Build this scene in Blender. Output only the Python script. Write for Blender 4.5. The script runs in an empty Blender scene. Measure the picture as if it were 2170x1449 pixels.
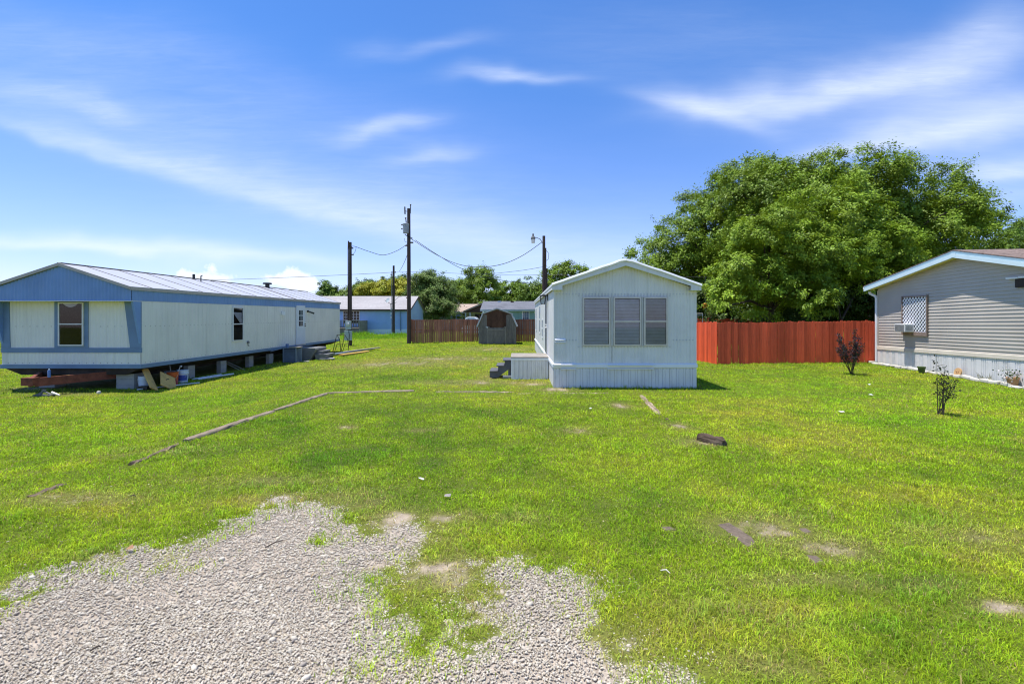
import bpy, bmesh, math, random
import numpy as np
from mathutils import Vector, Matrix
random.seed(7)
RNG = np.random.default_rng(11)
scene = bpy.context.scene
COL = scene.collection
CAMZ = 2.14

# ------------------------------------------------------------------ helpers
def at(px, py, Y):
    """a point seen at photo pixel (px,py) at distance Y in front of the camera"""
    return Vector(((px - 1099) * Y / 1000, Y, CAMZ - (py - 670) * Y / 1000))

def gp(px, py, z=0.0):
    """where photo pixel (px,py) meets ground of height z"""
    Y = 1000 * (CAMZ - z) / (py - 670)
    return ((px - 1099) * Y / 1000, Y)

def _hash(ix, iy, seed):
    h = (ix.astype(np.int64) * 374761393 + iy.astype(np.int64) * 668265263 + seed * 974634777) & 0xFFFFFFFF
    h = ((h ^ (h >> 13)) * 1274126177) & 0xFFFFFFFF
    h = h ^ (h >> 16)
    return (h & 0xFFFF) / 65535.0

def vnoise(x, y, seed=0):
    x = np.asarray(x, float); y = np.asarray(y, float)
    ix = np.floor(x); iy = np.floor(y)
    fx = x - ix; fy = y - iy
    fx = fx * fx * (3 - 2 * fx); fy = fy * fy * (3 - 2 * fy)
    a = _hash(ix, iy, seed); b = _hash(ix + 1, iy, seed)
    c = _hash(ix, iy + 1, seed); d = _hash(ix + 1, iy + 1, seed)
    return (a * (1 - fx) + b * fx) * (1 - fy) + (c * (1 - fx) + d * fx) * fy

def fbm(x, y, scale=1.0, octv=4, seed=0):
    s = 0; amp = 1; tot = 0
    x = np.asarray(x, float) / scale; y = np.asarray(y, float) / scale
    for k in range(octv):
        s = s + amp * vnoise(x * 2 ** k + 17.3 * k, y * 2 ** k - 9.1 * k, seed + k)
        tot += amp; amp *= .5
    return s / tot

def sstep(a, b, x):
    t = np.clip((np.asarray(x, float) - a) / (b - a), 0, 1)
    return t * t * (3 - 2 * t)

def ground_z(x, y):
    x = np.asarray(x, float); y = np.asarray(y, float)
    z = -.13 * sstep(-4.5, -9.5, x) * sstep(4, 9, y) + .05 * sstep(8, 13, x) * sstep(12, 18, y)
    z = z + (fbm(x, y, 2.2, 3, 5) - .5) * .05 * sstep(2, 5, y)
    return z

def gz(x, y):
    return float(ground_z(np.array([x]), np.array([y]))[0])

class Face:
    """a wall plane: u along U, v up, d outwards along N"""
    def __init__(s, o, U, N):
        s.o = Vector(o); s.U = Vector(U).normalized(); s.N = Vector(N).normalized()
    def p(s, u, v, d=0):
        return s.o + s.U * u + Vector((0, 0, v)) + s.N * d

class MB:
    def __init__(s):
        s.v = []; s.f = []
    def add(s, vs, fs):
        b = len(s.v); s.v += [tuple(p) for p in vs]
        s.f += [tuple(i + b for i in f) for f in fs]
        return s
    def quad(s, a, b, c, d):
        return s.add([a, b, c, d], [(0, 1, 2, 3)])
    def hexa(s, p):
        return s.add(p, [(0, 3, 2, 1), (4, 5, 6, 7), (0, 1, 5, 4), (1, 2, 6, 5), (2, 3, 7, 6), (3, 0, 4, 7)])
    def box(s, x0, x1, y0, y1, z0, z1):
        return s.hexa([(x0, y0, z0), (x1, y0, z0), (x1, y1, z0), (x0, y1, z0), (x0, y0, z1), (x1, y0, z1), (x1, y1, z1), (x0, y1, z1)])
    def fbox(s, F, u0, u1, v0, v1, d0, d1):
        return s.hexa([F.p(u0, v0, d0), F.p(u1, v0, d0), F.p(u1, v0, d1), F.p(u0, v0, d1), F.p(u0, v1, d0), F.p(u1, v1, d0), F.p(u1, v1, d1), F.p(u0, v1, d1)])
    def obox(s, c, ax, ay, az):
        c = Vector(c); ax = Vector(ax); ay = Vector(ay); az = Vector(az)
        return s.hexa([c - ax - ay - az, c + ax - ay - az, c + ax + ay - az, c - ax + ay - az, c - ax - ay + az, c + ax - ay + az, c + ax + ay + az, c - ax + ay + az])
    def beam(s, a, b, w, h, up=(0, 0, 1)):
        a = Vector(a); b = Vector(b); d = (b - a); L = d.length; d.normalize()
        side = d.cross(Vector(up))
        if side.length < 1e-4: side = Vector((1, 0, 0))
        side.normalize(); upv = side.cross(d).normalized()
        return s.obox((a + b) / 2, d * L / 2, side * w / 2, upv * h / 2)
    def prism(s, poly, fn0, fn1):
        """poly: list of 2D points; fn0/fn1 map them to 3D on both ends"""
        n = len(poly); A = [fn0(*p) for p in poly]; B = [fn1(*p) for p in poly]
        fs = [tuple(range(n))[::-1], tuple(range(n, 2 * n))]
        for i in range(n):
            j = (i + 1) % n; fs.append((i, j, n + j, n + i))
        return s.add(A + B, fs)
    def tube(s, pts, radii, n=8, caps=True):
        pts = [Vector(p) for p in pts]
        if not hasattr(radii, '__len__'): radii = [radii] * len(pts)
        vs = []; fs = []; prev = None
        for i, p in enumerate(pts):
            d = (pts[min(i + 1, len(pts) - 1)] - pts[max(i - 1, 0)]).normalized()
            if prev is None:
                a = d.cross(Vector((0, 0, 1)))
                if a.length < .05: a = d.cross(Vector((1, 0, 0)))
            else:
                a = prev - d * prev.dot(d)
            a.normalize(); prev = a; b = d.cross(a)
            for k in range(n):
                t = 2 * math.pi * k / n
                vs.append(p + (a * math.cos(t) + b * math.sin(t)) * radii[i])
        for i in range(len(pts) - 1):
            for k in range(n):
                k2 = (k + 1) % n
                fs.append((i * n + k, i * n + k2, (i + 1) * n + k2, (i + 1) * n + k))
        if caps:
            fs.append(tuple(range(n))[::-1]); m = (len(pts) - 1) * n
            fs.append(tuple(m + k for k in range(n)))
        return s.add(vs, fs)
    def lathe(s, c, prof, n=16):
        """prof: (r,z) list"""
        return s.tube([(c[0], c[1], c[2] + z + i * 1e-6) for i, (r, z) in enumerate(prof)], [max(r, 1e-4) for r, z in prof], n)
    def build(s, name, mat, parent=None, smooth=False, bevel=0):
        me = bpy.data.meshes.new(name)
        off = parent_world(parent)
        me.from_pydata([(x - off.x, y - off.y, z - off.z) for x, y, z in s.v], [], s.f)
        me.update()
        if mat: me.materials.append(mat)
        if smooth:
            me.polygons.foreach_set('use_smooth', [True] * len(me.polygons))
            try: me.set_sharp_from_angle(angle=math.radians(40))
            except Exception: pass
        o = bpy.data.objects.new(name, me); COL.objects.link(o)
        if parent: o.parent = parent
        if bevel:
            m = o.modifiers.new('bevel', 'BEVEL'); m.width = bevel; m.segments = 2; m.limit_method = 'ANGLE'
        return o

def parent_world(p):
    v = Vector((0, 0, 0))
    while p is not None:
        v = v + p.location; p = p.parent
    return v

def merge_into(o, mb, mat):
    """add surface detail to an object's own mesh with a second material"""
    off = parent_world(o.parent); me = o.data; bm = bmesh.new(); bm.from_mesh(me); k = len(me.materials); me.materials.append(mat)
    vs = [bm.verts.new((x - off.x, y - off.y, z - off.z)) for x, y, z in mb.v]
    for f in mb.f:
        fc = bm.faces.new([vs[i] for i in f]); fc.material_index = k
    bm.to_mesh(me); bm.free()

def tag(o, label=None, cat=None, group=None, kind=None):
    if label: o['label'] = label
    if cat: o['category'] = cat
    if group: o['group'] = group
    if kind: o['kind'] = kind
    return o

def thing(name, label, cat, loc, group=None):
    o = bpy.data.objects.new(name, None); COL.objects.link(o)
    o.empty_display_size = .3
    o.location = Vector(loc)
    return tag(o, label, cat, group)

def npmesh(name, V, loops, sizes, mat, parent=None, col=None, smooth=False):
    """fast mesh from numpy arrays. loops: flat vertex indices, sizes: face sizes"""
    me = bpy.data.meshes.new(name)
    if parent is not None:
        off = parent_world(parent); V = V - np.array([off.x, off.y, off.z])
    V = np.ascontiguousarray(V, dtype=np.float32)
    me.vertices.add(len(V)); me.vertices.foreach_set('co', V.ravel())
    me.loops.add(len(loops)); me.loops.foreach_set('vertex_index', np.ascontiguousarray(loops, dtype=np.int32))
    starts = np.concatenate([[0], np.cumsum(sizes)[:-1]]).astype(np.int32)
    me.polygons.add(len(sizes)); me.polygons.foreach_set('loop_start', starts)
    try: me.polygons.foreach_set('loop_total', np.ascontiguousarray(sizes, dtype=np.int32))
    except Exception: pass
    if smooth: me.polygons.foreach_set('use_smooth', np.ones(len(sizes), dtype=bool))
    me.update(calc_edges=True)
    if col is not None:
        a = me.color_attributes.new('col', 'FLOAT_COLOR', 'POINT')
        c4 = np.ones((len(V), 4), np.float32); c4[:, :3] = col
        a.data.foreach_set('color', c4.ravel())
    if mat: me.materials.append(mat)
    o = bpy.data.objects.new(name, me); COL.objects.link(o)
    if parent is not None: o.parent = parent
    return o

# ------------------------------------------------------------------ materials
def new_mat(name):
    m = bpy.data.materials.new(name); m.use_nodes = True
    nt = m.node_tree; nt.nodes.clear()
    out = nt.nodes.new('ShaderNodeOutputMaterial')
    return m, nt, out

def N(nt, t, **kw):
    n = nt.nodes.new(t)
    for k, v in kw.items():
        if k in n.inputs and not hasattr(n, k): n.inputs[k].default_value = v
        else: setattr(n, k, v)
    return n

def mat(name, c, rough=.6, spec=.3, var=.12, vscale=3.0, fine=.0, fscale=60, bump=0, bscale=40, metal=0,
        streak=0, streak_col=None, quant=0, qamt=.2, stain=0, stain_col=(.1, .08, .05), stain_scale=2.0, stretch=(1, 1, 1)):
    m, nt, out = new_mat(name)
    L = nt.links
    b = N(nt, 'ShaderNodeBsdfPrincipled')
    b.inputs['Roughness'].default_value = rough
    b.inputs['Metallic'].default_value = metal
    b.inputs['Specular IOR Level'].default_value = spec
    tc = N(nt, 'ShaderNodeTexCoord')
    mp = N(nt, 'ShaderNodeMapping'); mp.inputs['Scale'].default_value = stretch
    L.new(tc.outputs['Object'], mp.inputs['Vector'])
    n1 = N(nt, 'ShaderNodeTexNoise'); n1.inputs['Scale'].default_value = vscale; n1.inputs['Detail'].default_value = 6
    L.new(mp.outputs[0], n1.inputs['Vector'])
    mr = N(nt, 'ShaderNodeMapRange'); mr.inputs['From Min'].default_value = .3; mr.inputs['From Max'].default_value = .7
    mr.inputs['To Min'].default_value = 1 - var; mr.inputs['To Max'].default_value = 1 + var
    L.new(n1.outputs['Fac'], mr.inputs['Value'])
    hv = N(nt, 'ShaderNodeHueSaturation'); hv.inputs['Color'].default_value = (*c, 1)
    L.new(mr.outputs[0], hv.inputs['Value'])
    cur = hv.outputs[0]
    if fine:
        n2 = N(nt, 'ShaderNodeTexNoise'); n2.inputs['Scale'].default_value = fscale; n2.inputs['Detail'].default_value = 3
        L.new(mp.outputs[0], n2.inputs['Vector'])
        mr2 = N(nt, 'ShaderNodeMapRange'); mr2.inputs['From Min'].default_value = .3; mr2.inputs['From Max'].default_value = .7
        mr2.inputs['To Min'].default_value = 1 - fine; mr2.inputs['To Max'].default_value = 1 + fine
        L.new(n2.outputs['Fac'], mr2.inputs['Value'])
        h2 = N(nt, 'ShaderNodeHueSaturation'); L.new(cur, h2.inputs['Color']); L.new(mr2.outputs[0], h2.inputs['Value'])
        cur = h2.outputs[0]
    if quant:
        sp = N(nt, 'ShaderNodeSeparateXYZ'); L.new(tc.outputs['Object'], sp.inputs[0])
        a1 = N(nt, 'ShaderNodeMath'); a1.operation = 'ADD'; L.new(sp.outputs[0], a1.inputs[0]); L.new(sp.outputs[1], a1.inputs[1])
        a2 = N(nt, 'ShaderNodeMath'); a2.operation = 'DIVIDE'; L.new(a1.outputs[0], a2.inputs[0]); a2.inputs[1].default_value = quant
        a3 = N(nt, 'ShaderNodeMath'); a3.operation = 'FLOOR'; L.new(a2.outputs[0], a3.inputs[0])
        wn = N(nt, 'ShaderNodeTexWhiteNoise'); wn.noise_dimensions = '1D'; L.new(a3.outputs[0], wn.inputs['W'])
        mq = N(nt, 'ShaderNodeMapRange'); mq.inputs['To Min'].default_value = 1 - qamt; mq.inputs['To Max'].default_value = 1 + qamt
        L.new(wn.outputs['Value'], mq.inputs['Value'])
        hq = N(nt, 'ShaderNodeHueSaturation'); L.new(cur, hq.inputs['Color']); L.new(mq.outputs[0], hq.inputs['Value']); cur = hq.outputs[0]
    if streak:
        mp2 = N(nt, 'ShaderNodeMapping'); mp2.inputs['Scale'].default_value = (7, 7, .35)
        L.new(tc.outputs['Object'], mp2.inputs['Vector'])
        n3 = N(nt, 'ShaderNodeTexNoise'); n3.inputs['Scale'].default_value = 1.3; n3.inputs['Detail'].default_value = 5
        L.new(mp2.outputs[0], n3.inputs['Vector'])
        r3 = N(nt, 'ShaderNodeMapRange'); r3.inputs['From Min'].default_value = .52; r3.inputs['From Max'].default_value = .78
        r3.inputs['To Max'].default_value = streak
        L.new(n3.outputs['Fac'], r3.inputs['Value'])
        mx = N(nt, 'ShaderNodeMixRGB'); mx.inputs['Color2'].default_value = (*(streak_col or tuple(x * .5 for x in c)), 1)
        L.new(r3.outputs[0], mx.inputs['Fac']); L.new(cur, mx.inputs['Color1']); cur = mx.outputs[0]
    if stain:
        n4 = N(nt, 'ShaderNodeTexNoise'); n4.inputs['Scale'].default_value = stain_scale; n4.inputs['Detail'].default_value = 8
        n4.inputs['Roughness'].default_value = .65
        L.new(tc.outputs['Object'], n4.inputs['Vector'])
        r4 = N(nt, 'ShaderNodeMapRange'); r4.inputs['From Min'].default_value = .52; r4.inputs['From Max'].default_value = .7
        r4.inputs['To Max'].default_value = stain
        L.new(n4.outputs['Fac'], r4.inputs['Value'])
        mx = N(nt, 'ShaderNodeMixRGB'); mx.inputs['Color2'].default_value = (*stain_col, 1)
        L.new(r4.outputs[0], mx.inputs['Fac']); L.new(cur, mx.inputs['Color1']); cur = mx.outputs[0]
    L.new(cur, b.inputs['Base Color'])
    if bump:
        nb = N(nt, 'ShaderNodeTexNoise'); nb.inputs['Scale'].default_value = bscale; nb.inputs['Detail'].default_value = 4
        L.new(mp.outputs[0], nb.inputs['Vector'])
        bp = N(nt, 'ShaderNodeBump'); bp.inputs['Strength'].default_value = bump; bp.inputs['Distance'].default_value = .02
        L.new(nb.outputs['Fac'], bp.inputs['Height']); L.new(bp.outputs[0], b.inputs['Normal'])
    L.new(b.outputs[0], out.inputs[0])
    return m

def leaf_mat(name, trans=.35, rough=.5, spec=.25):
    m, nt, out = new_mat(name); L = nt.links
    at_ = N(nt, 'ShaderNodeAttribute'); at_.attribute_name = 'col'
    b = N(nt, 'ShaderNodeBsdfPrincipled'); b.inputs['Roughness'].default_value = rough
    b.inputs['Specular IOR Level'].default_value = spec
    L.new(at_.outputs['Color'], b.inputs['Base Color'])
    t = N(nt, 'ShaderNodeBsdfTranslucent')
    hv = N(nt, 'ShaderNodeHueSaturation'); hv.inputs['Hue'].default_value = .485; hv.inputs['Value'].default_value = 1.25
    L.new(at_.outputs['Color'], hv.inputs['Color']); L.new(hv.outputs[0], t.inputs['Color'])
    mx = N(nt, 'ShaderNodeMixShader'); mx.inputs[0].default_value = trans
    L.new(b.outputs[0], mx.inputs[1]); L.new(t.outputs[0], mx.inputs[2]); L.new(mx.outputs[0], out.inputs[0])
    return m

def glass_mat(name, refl=.22, tint=(.55, .6, .65)):
    m, nt, out = new_mat(name); L = nt.links
    t = N(nt, 'ShaderNodeBsdfTransparent'); t.inputs[0].default_value = (*tint, 1)
    g = N(nt, 'ShaderNodeBsdfGlossy'); g.inputs['Roughness'].default_value = .03
    f = N(nt, 'ShaderNodeFresnel'); f.inputs['IOR'].default_value = 1.5
    mr = N(nt, 'ShaderNodeMapRange'); mr.inputs['To Min'].default_value = refl; mr.inputs['To Max'].default_value = 1
    L.new(f.outputs[0], mr.inputs['Value'])
    mx = N(nt, 'ShaderNodeMixShader'); L.new(mr.outputs[0], mx.inputs[0]); L.new(t.outputs[0], mx.inputs[1]); L.new(g.outputs[0], mx.inputs[2])
    L.new(mx.outputs[0], out.inputs[0])
    return m

M = {}
M['white_siding'] = mat('white_siding', (.72, .71, .68), .5, .4, .05, 1.2, stain=.4, stain_col=(.55, .54, .48), stain_scale=1.3, streak=.4, streak_col=(.48, .48, .45))
M['white_skirt'] = mat('white_skirt', (.71, .70, .69), .5, .4, .06, 1.5, stain=.5, stain_col=(.52, .51, .47), stain_scale=2.2, streak=.4, streak_col=(.45, .45, .44))
M['white_paint'] = mat('white_paint', (.78, .79, .80), .5, .4, .05, 2, stain=.2, stain_col=(.55, .53, .48))
M['roof_white'] = mat('roof_white', (.82, .82, .82), .45, .4, .05, 2, bump=.25, bscale=3, stain=.2, stain_col=(.6, .58, .55))
M['pale_siding'] = mat('pale_siding', (.75, .73, .66), .5, .35, .06, 1, stain=.35, stain_col=(.66, .63, .56), stain_scale=.9, streak=.5, streak_col=(.52, .49, .44))
M['blue_siding'] = mat('blue_siding', (.17, .295, .54), .5, .35, .10, 1.6, stain=.3, stain_col=(.22, .33, .52), stain_scale=1.5, streak=.3, streak_col=(.26, .38, .56))
M['blue_trim'] = mat('blue_trim', (.145, .23, .35), .5, .35, .10, 2.5, stain=.25, stain_col=(.18, .22, .28))
M['tan_trim'] = mat('tan_trim', (.45, .40, .35), .5, .3, .1, 4, stain=.3)
M['metal_roof'] = mat('metal_roof', (.46, .46, .48), .42, .5, .07, 1.3, stain=.35, stain_col=(.36, .34, .33), stain_scale=1.3, metal=.0)
M['seam'] = mat('seam', (.20, .175, .16), .6, .3, .2, 6)
M['rust'] = mat('rust', (.20, .065, .04), .75, .2, .3, 6, fine=.2, bump=.3, bscale=25, stain=.7, stain_col=(.06, .03, .025), stain_scale=4)
M['dark'] = mat('dark', (.02, .018, .016), .9, .1, .3, 3)
M['belly'] = mat('belly', (.05, .04, .033), .9, .1, .4, 2, stain=.5, stain_col=(.11, .07, .045))
M['concrete'] = mat('concrete', (.36, .35, .33), .9, .15, .12, 5, fine=.12, fscale=90, bump=.3, bscale=70, stain=.4, stain_col=(.2, .19, .17), stain_scale=5)
M['dark_concrete'] = mat('dark_concrete', (.20, .20, .195), .9, .15, .15, 5, fine=.15, bump=.3, stain=.4, stain_col=(.1, .1, .09), stain_scale=4)
M['alu'] = mat('alu', (.55, .52, .47), .4, .5, .08, 5, metal=.3)
M['alu_white'] = mat('alu_white', (.7, .69, .66), .45, .4, .06, 5)
M['glass'] = glass_mat('glass', .03, (.74, .77, .8))
M['glass_dark'] = glass_mat('glass_dark', .0, (.8, .8, .8))
M['interior'] = mat('interior', (.015, .014, .013), .9, .1, .5, 2)
M['blind'] = mat('blind', (.78, .77, .82), .6, .3, .08, 5)
M['blind_dark'] = mat('blind_dark', (.55, .55, .57), .6, .3, .1, 5)
M['door_white'] = mat('door_white', (.66, .69, .72), .45, .4, .04, 2, stain=.15)
M['black'] = mat('black', (.012, .012, .013), .4, .5, .2, 8)
M['door_dark'] = mat('door_dark', (.05, .05, .055), .4, .4, .2, 3)
M['ac_grey'] = mat('ac_grey', (.20, .25, .30), .5, .35, .1, 4, stain=.25, stain_col=(.2, .18, .16))
M['box_grey'] = mat('box_grey', (.42, .48, .48), .5, .4, .08, 5, stain=.3, stain_col=(.25, .24, .2))
M['pole_wood'] = mat('pole_wood', (.085, .060, .048), .85, .15, .25, 2, fine=.25, fscale=30, bump=.4, bscale=30, stretch=(1, 1, .12))
M['fence_brown'] = mat('fence_brown', (.36, .15, .09), .8, .15, .3, 3, fine=.15, fscale=25, bump=.25, bscale=25, stretch=(1, 1, .1), stain=.4, stain_col=(.17, .08, .05), stain_scale=1.5, quant=.156, qamt=.22)
M['fence_red'] = mat('fence_red', (.86, .125, .05), .65, .25, .16, 2.5, fine=.12, fscale=22, bump=.2, bscale=22, stretch=(1, 1, .12), stain=.35, stain_col=(.52, .10, .055), stain_scale=1.2, quant=.155, qamt=.22)
M['grey_wood'] = mat('grey_wood', (.215, .19, .165), .85, .12, .25, 4, fine=.25, fscale=30, bump=.4, bscale=30, stretch=(1, 1, .12), stain=.45, stain_col=(.18, .15, .12), stain_scale=2)
M['brown_ply'] = mat('brown_ply', (.11, .055, .035), .8, .15, .35, 3, fine=.2, fscale=20, stretch=(1, 1, .2), stain=.4, stain_col=(.05, .03, .02))
M['shed_roof'] = mat('shed_roof', (.58, .57, .56), .8, .2, .12, 6, fine=.15)
def timber_mat(nm, c, st, axis):
    sc = [1.0, 1.0, 1.0]; sc[axis] = .07
    return mat(nm, c, .9, .1, .35, 9, fine=.4, fscale=26, bump=.7, bscale=26, stretch=tuple(sc), stain=.6, stain_col=st, stain_scale=5)
M['timber'] = timber_mat('timber', (.28, .22, .155), (.13, .095, .06), 0)
M['timber_dark'] = timber_mat('timber_dark', (.10, .07, .05), (.22, .18, .14), 0)
M['timber_old'] = timber_mat('timber_old', (.17, .125, .085), (.26, .20, .14), 0)
M['plank'] = mat('plank', (.66, .39, .11), .75, .2, .15, 3, fine=.12, fscale=20, stretch=(1, 1, .2))
M['plank_grey'] = mat('plank_grey', (.30, .27, .23), .85, .12, .2, 4, fine=.2, stain=.4)
M['step_grey'] = mat('step_grey', (.11, .11, .115), .65, .25, .12, 4, stain=.3, stain_col=(.17, .16, .15))
M['bucket_white'] = mat('bucket_white', (.62, .68, .76), .45, .4, .05, 5, stain=.4, stain_col=(.33, .34, .36), stain_scale=6)
M['bucket_orange'] = mat('bucket_orange', (.62, .11, .015), .45, .4, .06, 5, stain=.3, stain_col=(.4, .1, .03))
M['bucket_label'] = mat('bucket_label', (.06, .10, .38), .45, .4, .2, 9)
M['red_plastic'] = mat('red_plastic', (.40, .03, .02), .4, .4, .05, 4)
M['can_blue'] = mat('can_blue', (.10, .19, .42), .3, .5, .15, 20)
M['pvc'] = mat('pvc', (.7, .7, .7), .4, .4, .05, 4)
M['wire'] = mat('wire', (.02, .02, .022), .6, .3, .1, 3)
M['transformer'] = mat('transformer', (.36, .38, .40), .4, .4, .06, 3, stain=.2)
M['porcelain'] = mat('porcelain', (.12, .10, .09), .25, .5, .1, 3)
M['tan_siding'] = mat('tan_siding', (.475, .43, .37), .55, .3, .06, 1.2, stain=.3, stain_col=(.46, .39, .32), stain_scale=.8)
M['tan_belt'] = mat('tan_belt', (.62, .56, .46), .55, .3, .06, 1.5, stain=.2, stain_col=(.45, .38, .3))
M['teal_fascia'] = mat('teal_fascia', (.30, .45, .53), .5, .35, .08, 2)
M['pale_fascia'] = mat('pale_fascia', (.62, .76, .80), .5, .35, .05, 2, stain=.15, stain_col=(.5, .55, .5))
M['soffit'] = mat('soffit', (.78, .69, .34), .6, .3, .05, 2)  # yellow deepened: light bounced off the grass is put into the colour
M['shingle_brown'] = mat('shingle_brown', (.20, .15, .125), .9, .12, .35, 5, fine=.3, fscale=18, bump=.4, bscale=18, stretch=(1, 1, 1))
M['shingle_grey'] = mat('shingle_grey', (.15, .155, .17), .9, .12, .18, .6, fine=.2, fscale=7, stretch=(1, 1, 3))
M['shingle_pale'] = mat('shingle_pale', (.36, .34, .33), .9, .12, .12, .5, fine=.12, fscale=6, stretch=(.6, 1, 3), stain=.3, stain_col=(.28, .25, .23), stain_scale=.6)
M['shingle_tan'] = mat('shingle_tan', (.40, .31, .25), .9, .12, .12, .8, fine=.12, fscale=6)
M['blue_wall'] = mat('blue_wall', (.30, .47, .76), .6, .3, .07, .8, streak=.15, streak_col=(.36, .5, .72))
M['pale_blue_wall'] = mat('pale_blue_wall', (.42, .54, .72), .6, .3, .06, .8)
M['teal_wall'] = mat('teal_wall', (.22, .35, .36), .6, .3, .07, .8)
M['house_white'] = mat('house_white', (.6, .64, .68), .6, .3, .05, 1)
M['house_brown'] = mat('house_brown', (.09, .05, .04), .7, .2, .15, 2)
M['pane_blue'] = mat('pane_blue', (.10, .20, .42), .08, .6, .3, 1.5)
M['pane_dark'] = mat('pane_dark', (.015, .017, .02), .06, .6, .3, 1.5)
M['lattice'] = mat('lattice', (.8, .8, .82), .5, .35, .04, 4)
M['frame_brown'] = mat('frame_brown', (.26, .19, .155), .75, .2, .2, 5)
M['awning_brown'] = mat('awning_brown', (.045, .035, .03), .7, .2, .1, 3)
M['stone_white'] = mat('stone_white', (.62, .58, .50), .85, .15, .12, 6, fine=.1, bump=.3, stain=.45, stain_col=(.4, .36, .3), stain_scale=6)
M['pot_green'] = mat('pot_green', (.07, .11, .025), .5, .3, .15, 6)
M['terracotta'] = mat('terracotta', (.45, .25, .13), .75, .2, .12, 6)
M['tan_plaque'] = mat('tan_plaque', (.55, .34, .16), .7, .2, .1, 6)
M['bark'] = mat('bark', (.075, .06, .048), .9, .1, .3, 4, fine=.3, bump=.7, bscale=12, stretch=(1, 1, .3))
M['bark_pale'] = mat('bark_pale', (.20, .165, .135), .9, .1, .25, 6)
M['slab'] = mat('slab', (.15, .118, .09), .95, .02, .2, 8, fine=.2, fscale=50, bump=.3, stain=.4, stain_col=(.27, .21, .14), stain_scale=5)
M['paper'] = mat('paper', (.75, .75, .72), .7, .2, .05, 9)
M['tyre'] = mat('tyre', (.014, .013, .013), .8, .2, .2, 5)
M['car_white'] = mat('car_white', (.75, .76, .77), .25, .5, .02, 2)
M['leaf'] = leaf_mat('leaf', .17, .5, .2)
M['grassblade'] = leaf_mat('grassblade', .30, .7, .08)
# ------------------------------------------------------------------ camera, light, sky
cam = bpy.data.cameras.new('camera'); camo = bpy.data.objects.new('camera', cam); COL.objects.link(camo)
camo.location = (0, 0, CAMZ); camo.rotation_euler = (math.radians(90), 0, 0)
cam.sensor_fit = 'HORIZONTAL'; cam.sensor_width = 36; cam.lens = 36 * 1000 / 2170
cam.shift_x = -14 / 2170; cam.shift_y = -54.5 / 2170
cam.clip_start = .05; cam.clip_end = 3000
scene.camera = camo

SUN = Vector((-.82, .09, 3.0)).normalized()
sl = bpy.data.lights.new('sun', 'SUN'); sl.energy = 4.6; sl.angle = math.radians(.5); sl.color = (1, .96, .9)
so = bpy.data.objects.new('sun', sl); COL.objects.link(so); so.location = (-20, 5, 40)
so.rotation_euler = SUN.to_track_quat('Z', 'Y').to_euler()
scene.view_settings.view_transform = 'Standard'; scene.view_settings.look = 'None'
scene.cycles.filter_width = 1.15
scene.view_settings.exposure = 0.52; scene.view_settings.gamma = 1

w = bpy.data.worlds.new('World'); scene.world = w; w.use_nodes = True
nt = w.node_tree; nt.nodes.clear(); L = nt.links
wo = nt.nodes.new('ShaderNodeOutputWorld'); bg = nt.nodes.new('ShaderNodeBackground'); L.new(bg.outputs[0], wo.inputs[0])
sky = nt.nodes.new('ShaderNodeTexSky'); sky.sky_type = 'NISHITA'; sky.sun_disc = False
sky.sun_elevation = math.asin(SUN.z); sky.sun_rotation = math.atan2(SUN.x, SUN.y)
sky.air_density = 1.0; sky.dust_density = .3; sky.ozone_density = 2.5; sky.altitude = 200
bg.inputs['Strength'].default_value = .12
SKY_TINT = (.47, .80, 1.22); SKY_LOW = (.93, .875, 1.2)
def val(x):
    return x
def mth(op, a, b=None, c=None, clamp=False):
    n = nt.nodes.new('ShaderNodeMath'); n.operation = op; n.use_clamp = clamp
    for i, q in enumerate((a, b, c)):
        if q is None: continue
        if isinstance(q, (int, float)): n.inputs[i].default_value = q
        else: L.new(q, n.inputs[i])
    return n.outputs[0]
tc = nt.nodes.new('ShaderNodeTexCoord')
sx = nt.nodes.new('ShaderNodeSeparateXYZ'); L.new(tc.outputs['Generated'], sx.inputs[0])
ay = mth('MAXIMUM', mth('ABSOLUTE', sx.outputs[1]), .05)
U = mth('DIVIDE', sx.outputs[0], ay); V = mth('DIVIDE', sx.outputs[2], ay)
cmb = nt.nodes.new('ShaderNodeCombineXYZ'); L.new(U, cmb.inputs[0]); L.new(V, cmb.inputs[1])
def noise(scale, sxy, rot=0, detail=5, rough=.55, dist=0, off=0):
    mp = nt.nodes.new('ShaderNodeMapping'); mp.inputs['Rotation'].default_value = (0, 0, rot); mp.inputs['Scale'].default_value = (*sxy, 1)
    mp.inputs['Location'].default_value = (off, off * .7, 0)
    L.new(cmb.outputs[0], mp.inputs[0])
    n = nt.nodes.new('ShaderNodeTexNoise'); n.inputs['Scale'].default_value = scale; n.inputs['Detail'].default_value = detail
    n.inputs['Roughness'].default_value = rough; n.inputs['Distortion'].default_value = dist
    L.new(mp.outputs[0], n.inputs['Vector']); return n.outputs['Fac']
wa = noise(3.0, (1, 1.6), 0, 3, .5)
wb = noise(3.0, (1, 1.6), 0, 3, .5, 0, 5.2)
WU = mth('ADD', U, mth('MULTIPLY', mth('SUBTRACT', wa, .5), .22))
WV = mth('ADD', V, mth('MULTIPLY', mth('SUBTRACT', wb, .5), .12))
streak = noise(5, (.55, 3.2), math.radians(-10), 6, .6, .6)
streak2 = noise(9, (.5, 2.6), math.radians(14), 6, .6, .4, 3)
fib = noise(30, (.30, 2.6), math.radians(-6), 7, .7, .8, 4)
fib = mth('MULTIPLY_ADD', fib, 1.5, .25)
streak = mth('MULTIPLY', streak, fib); streak2 = mth('MULTIPLY', streak2, fib)
puff = noise(22, (1, 1.3), 0, 7, .6, .2, 1.7)
acc = None
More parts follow.
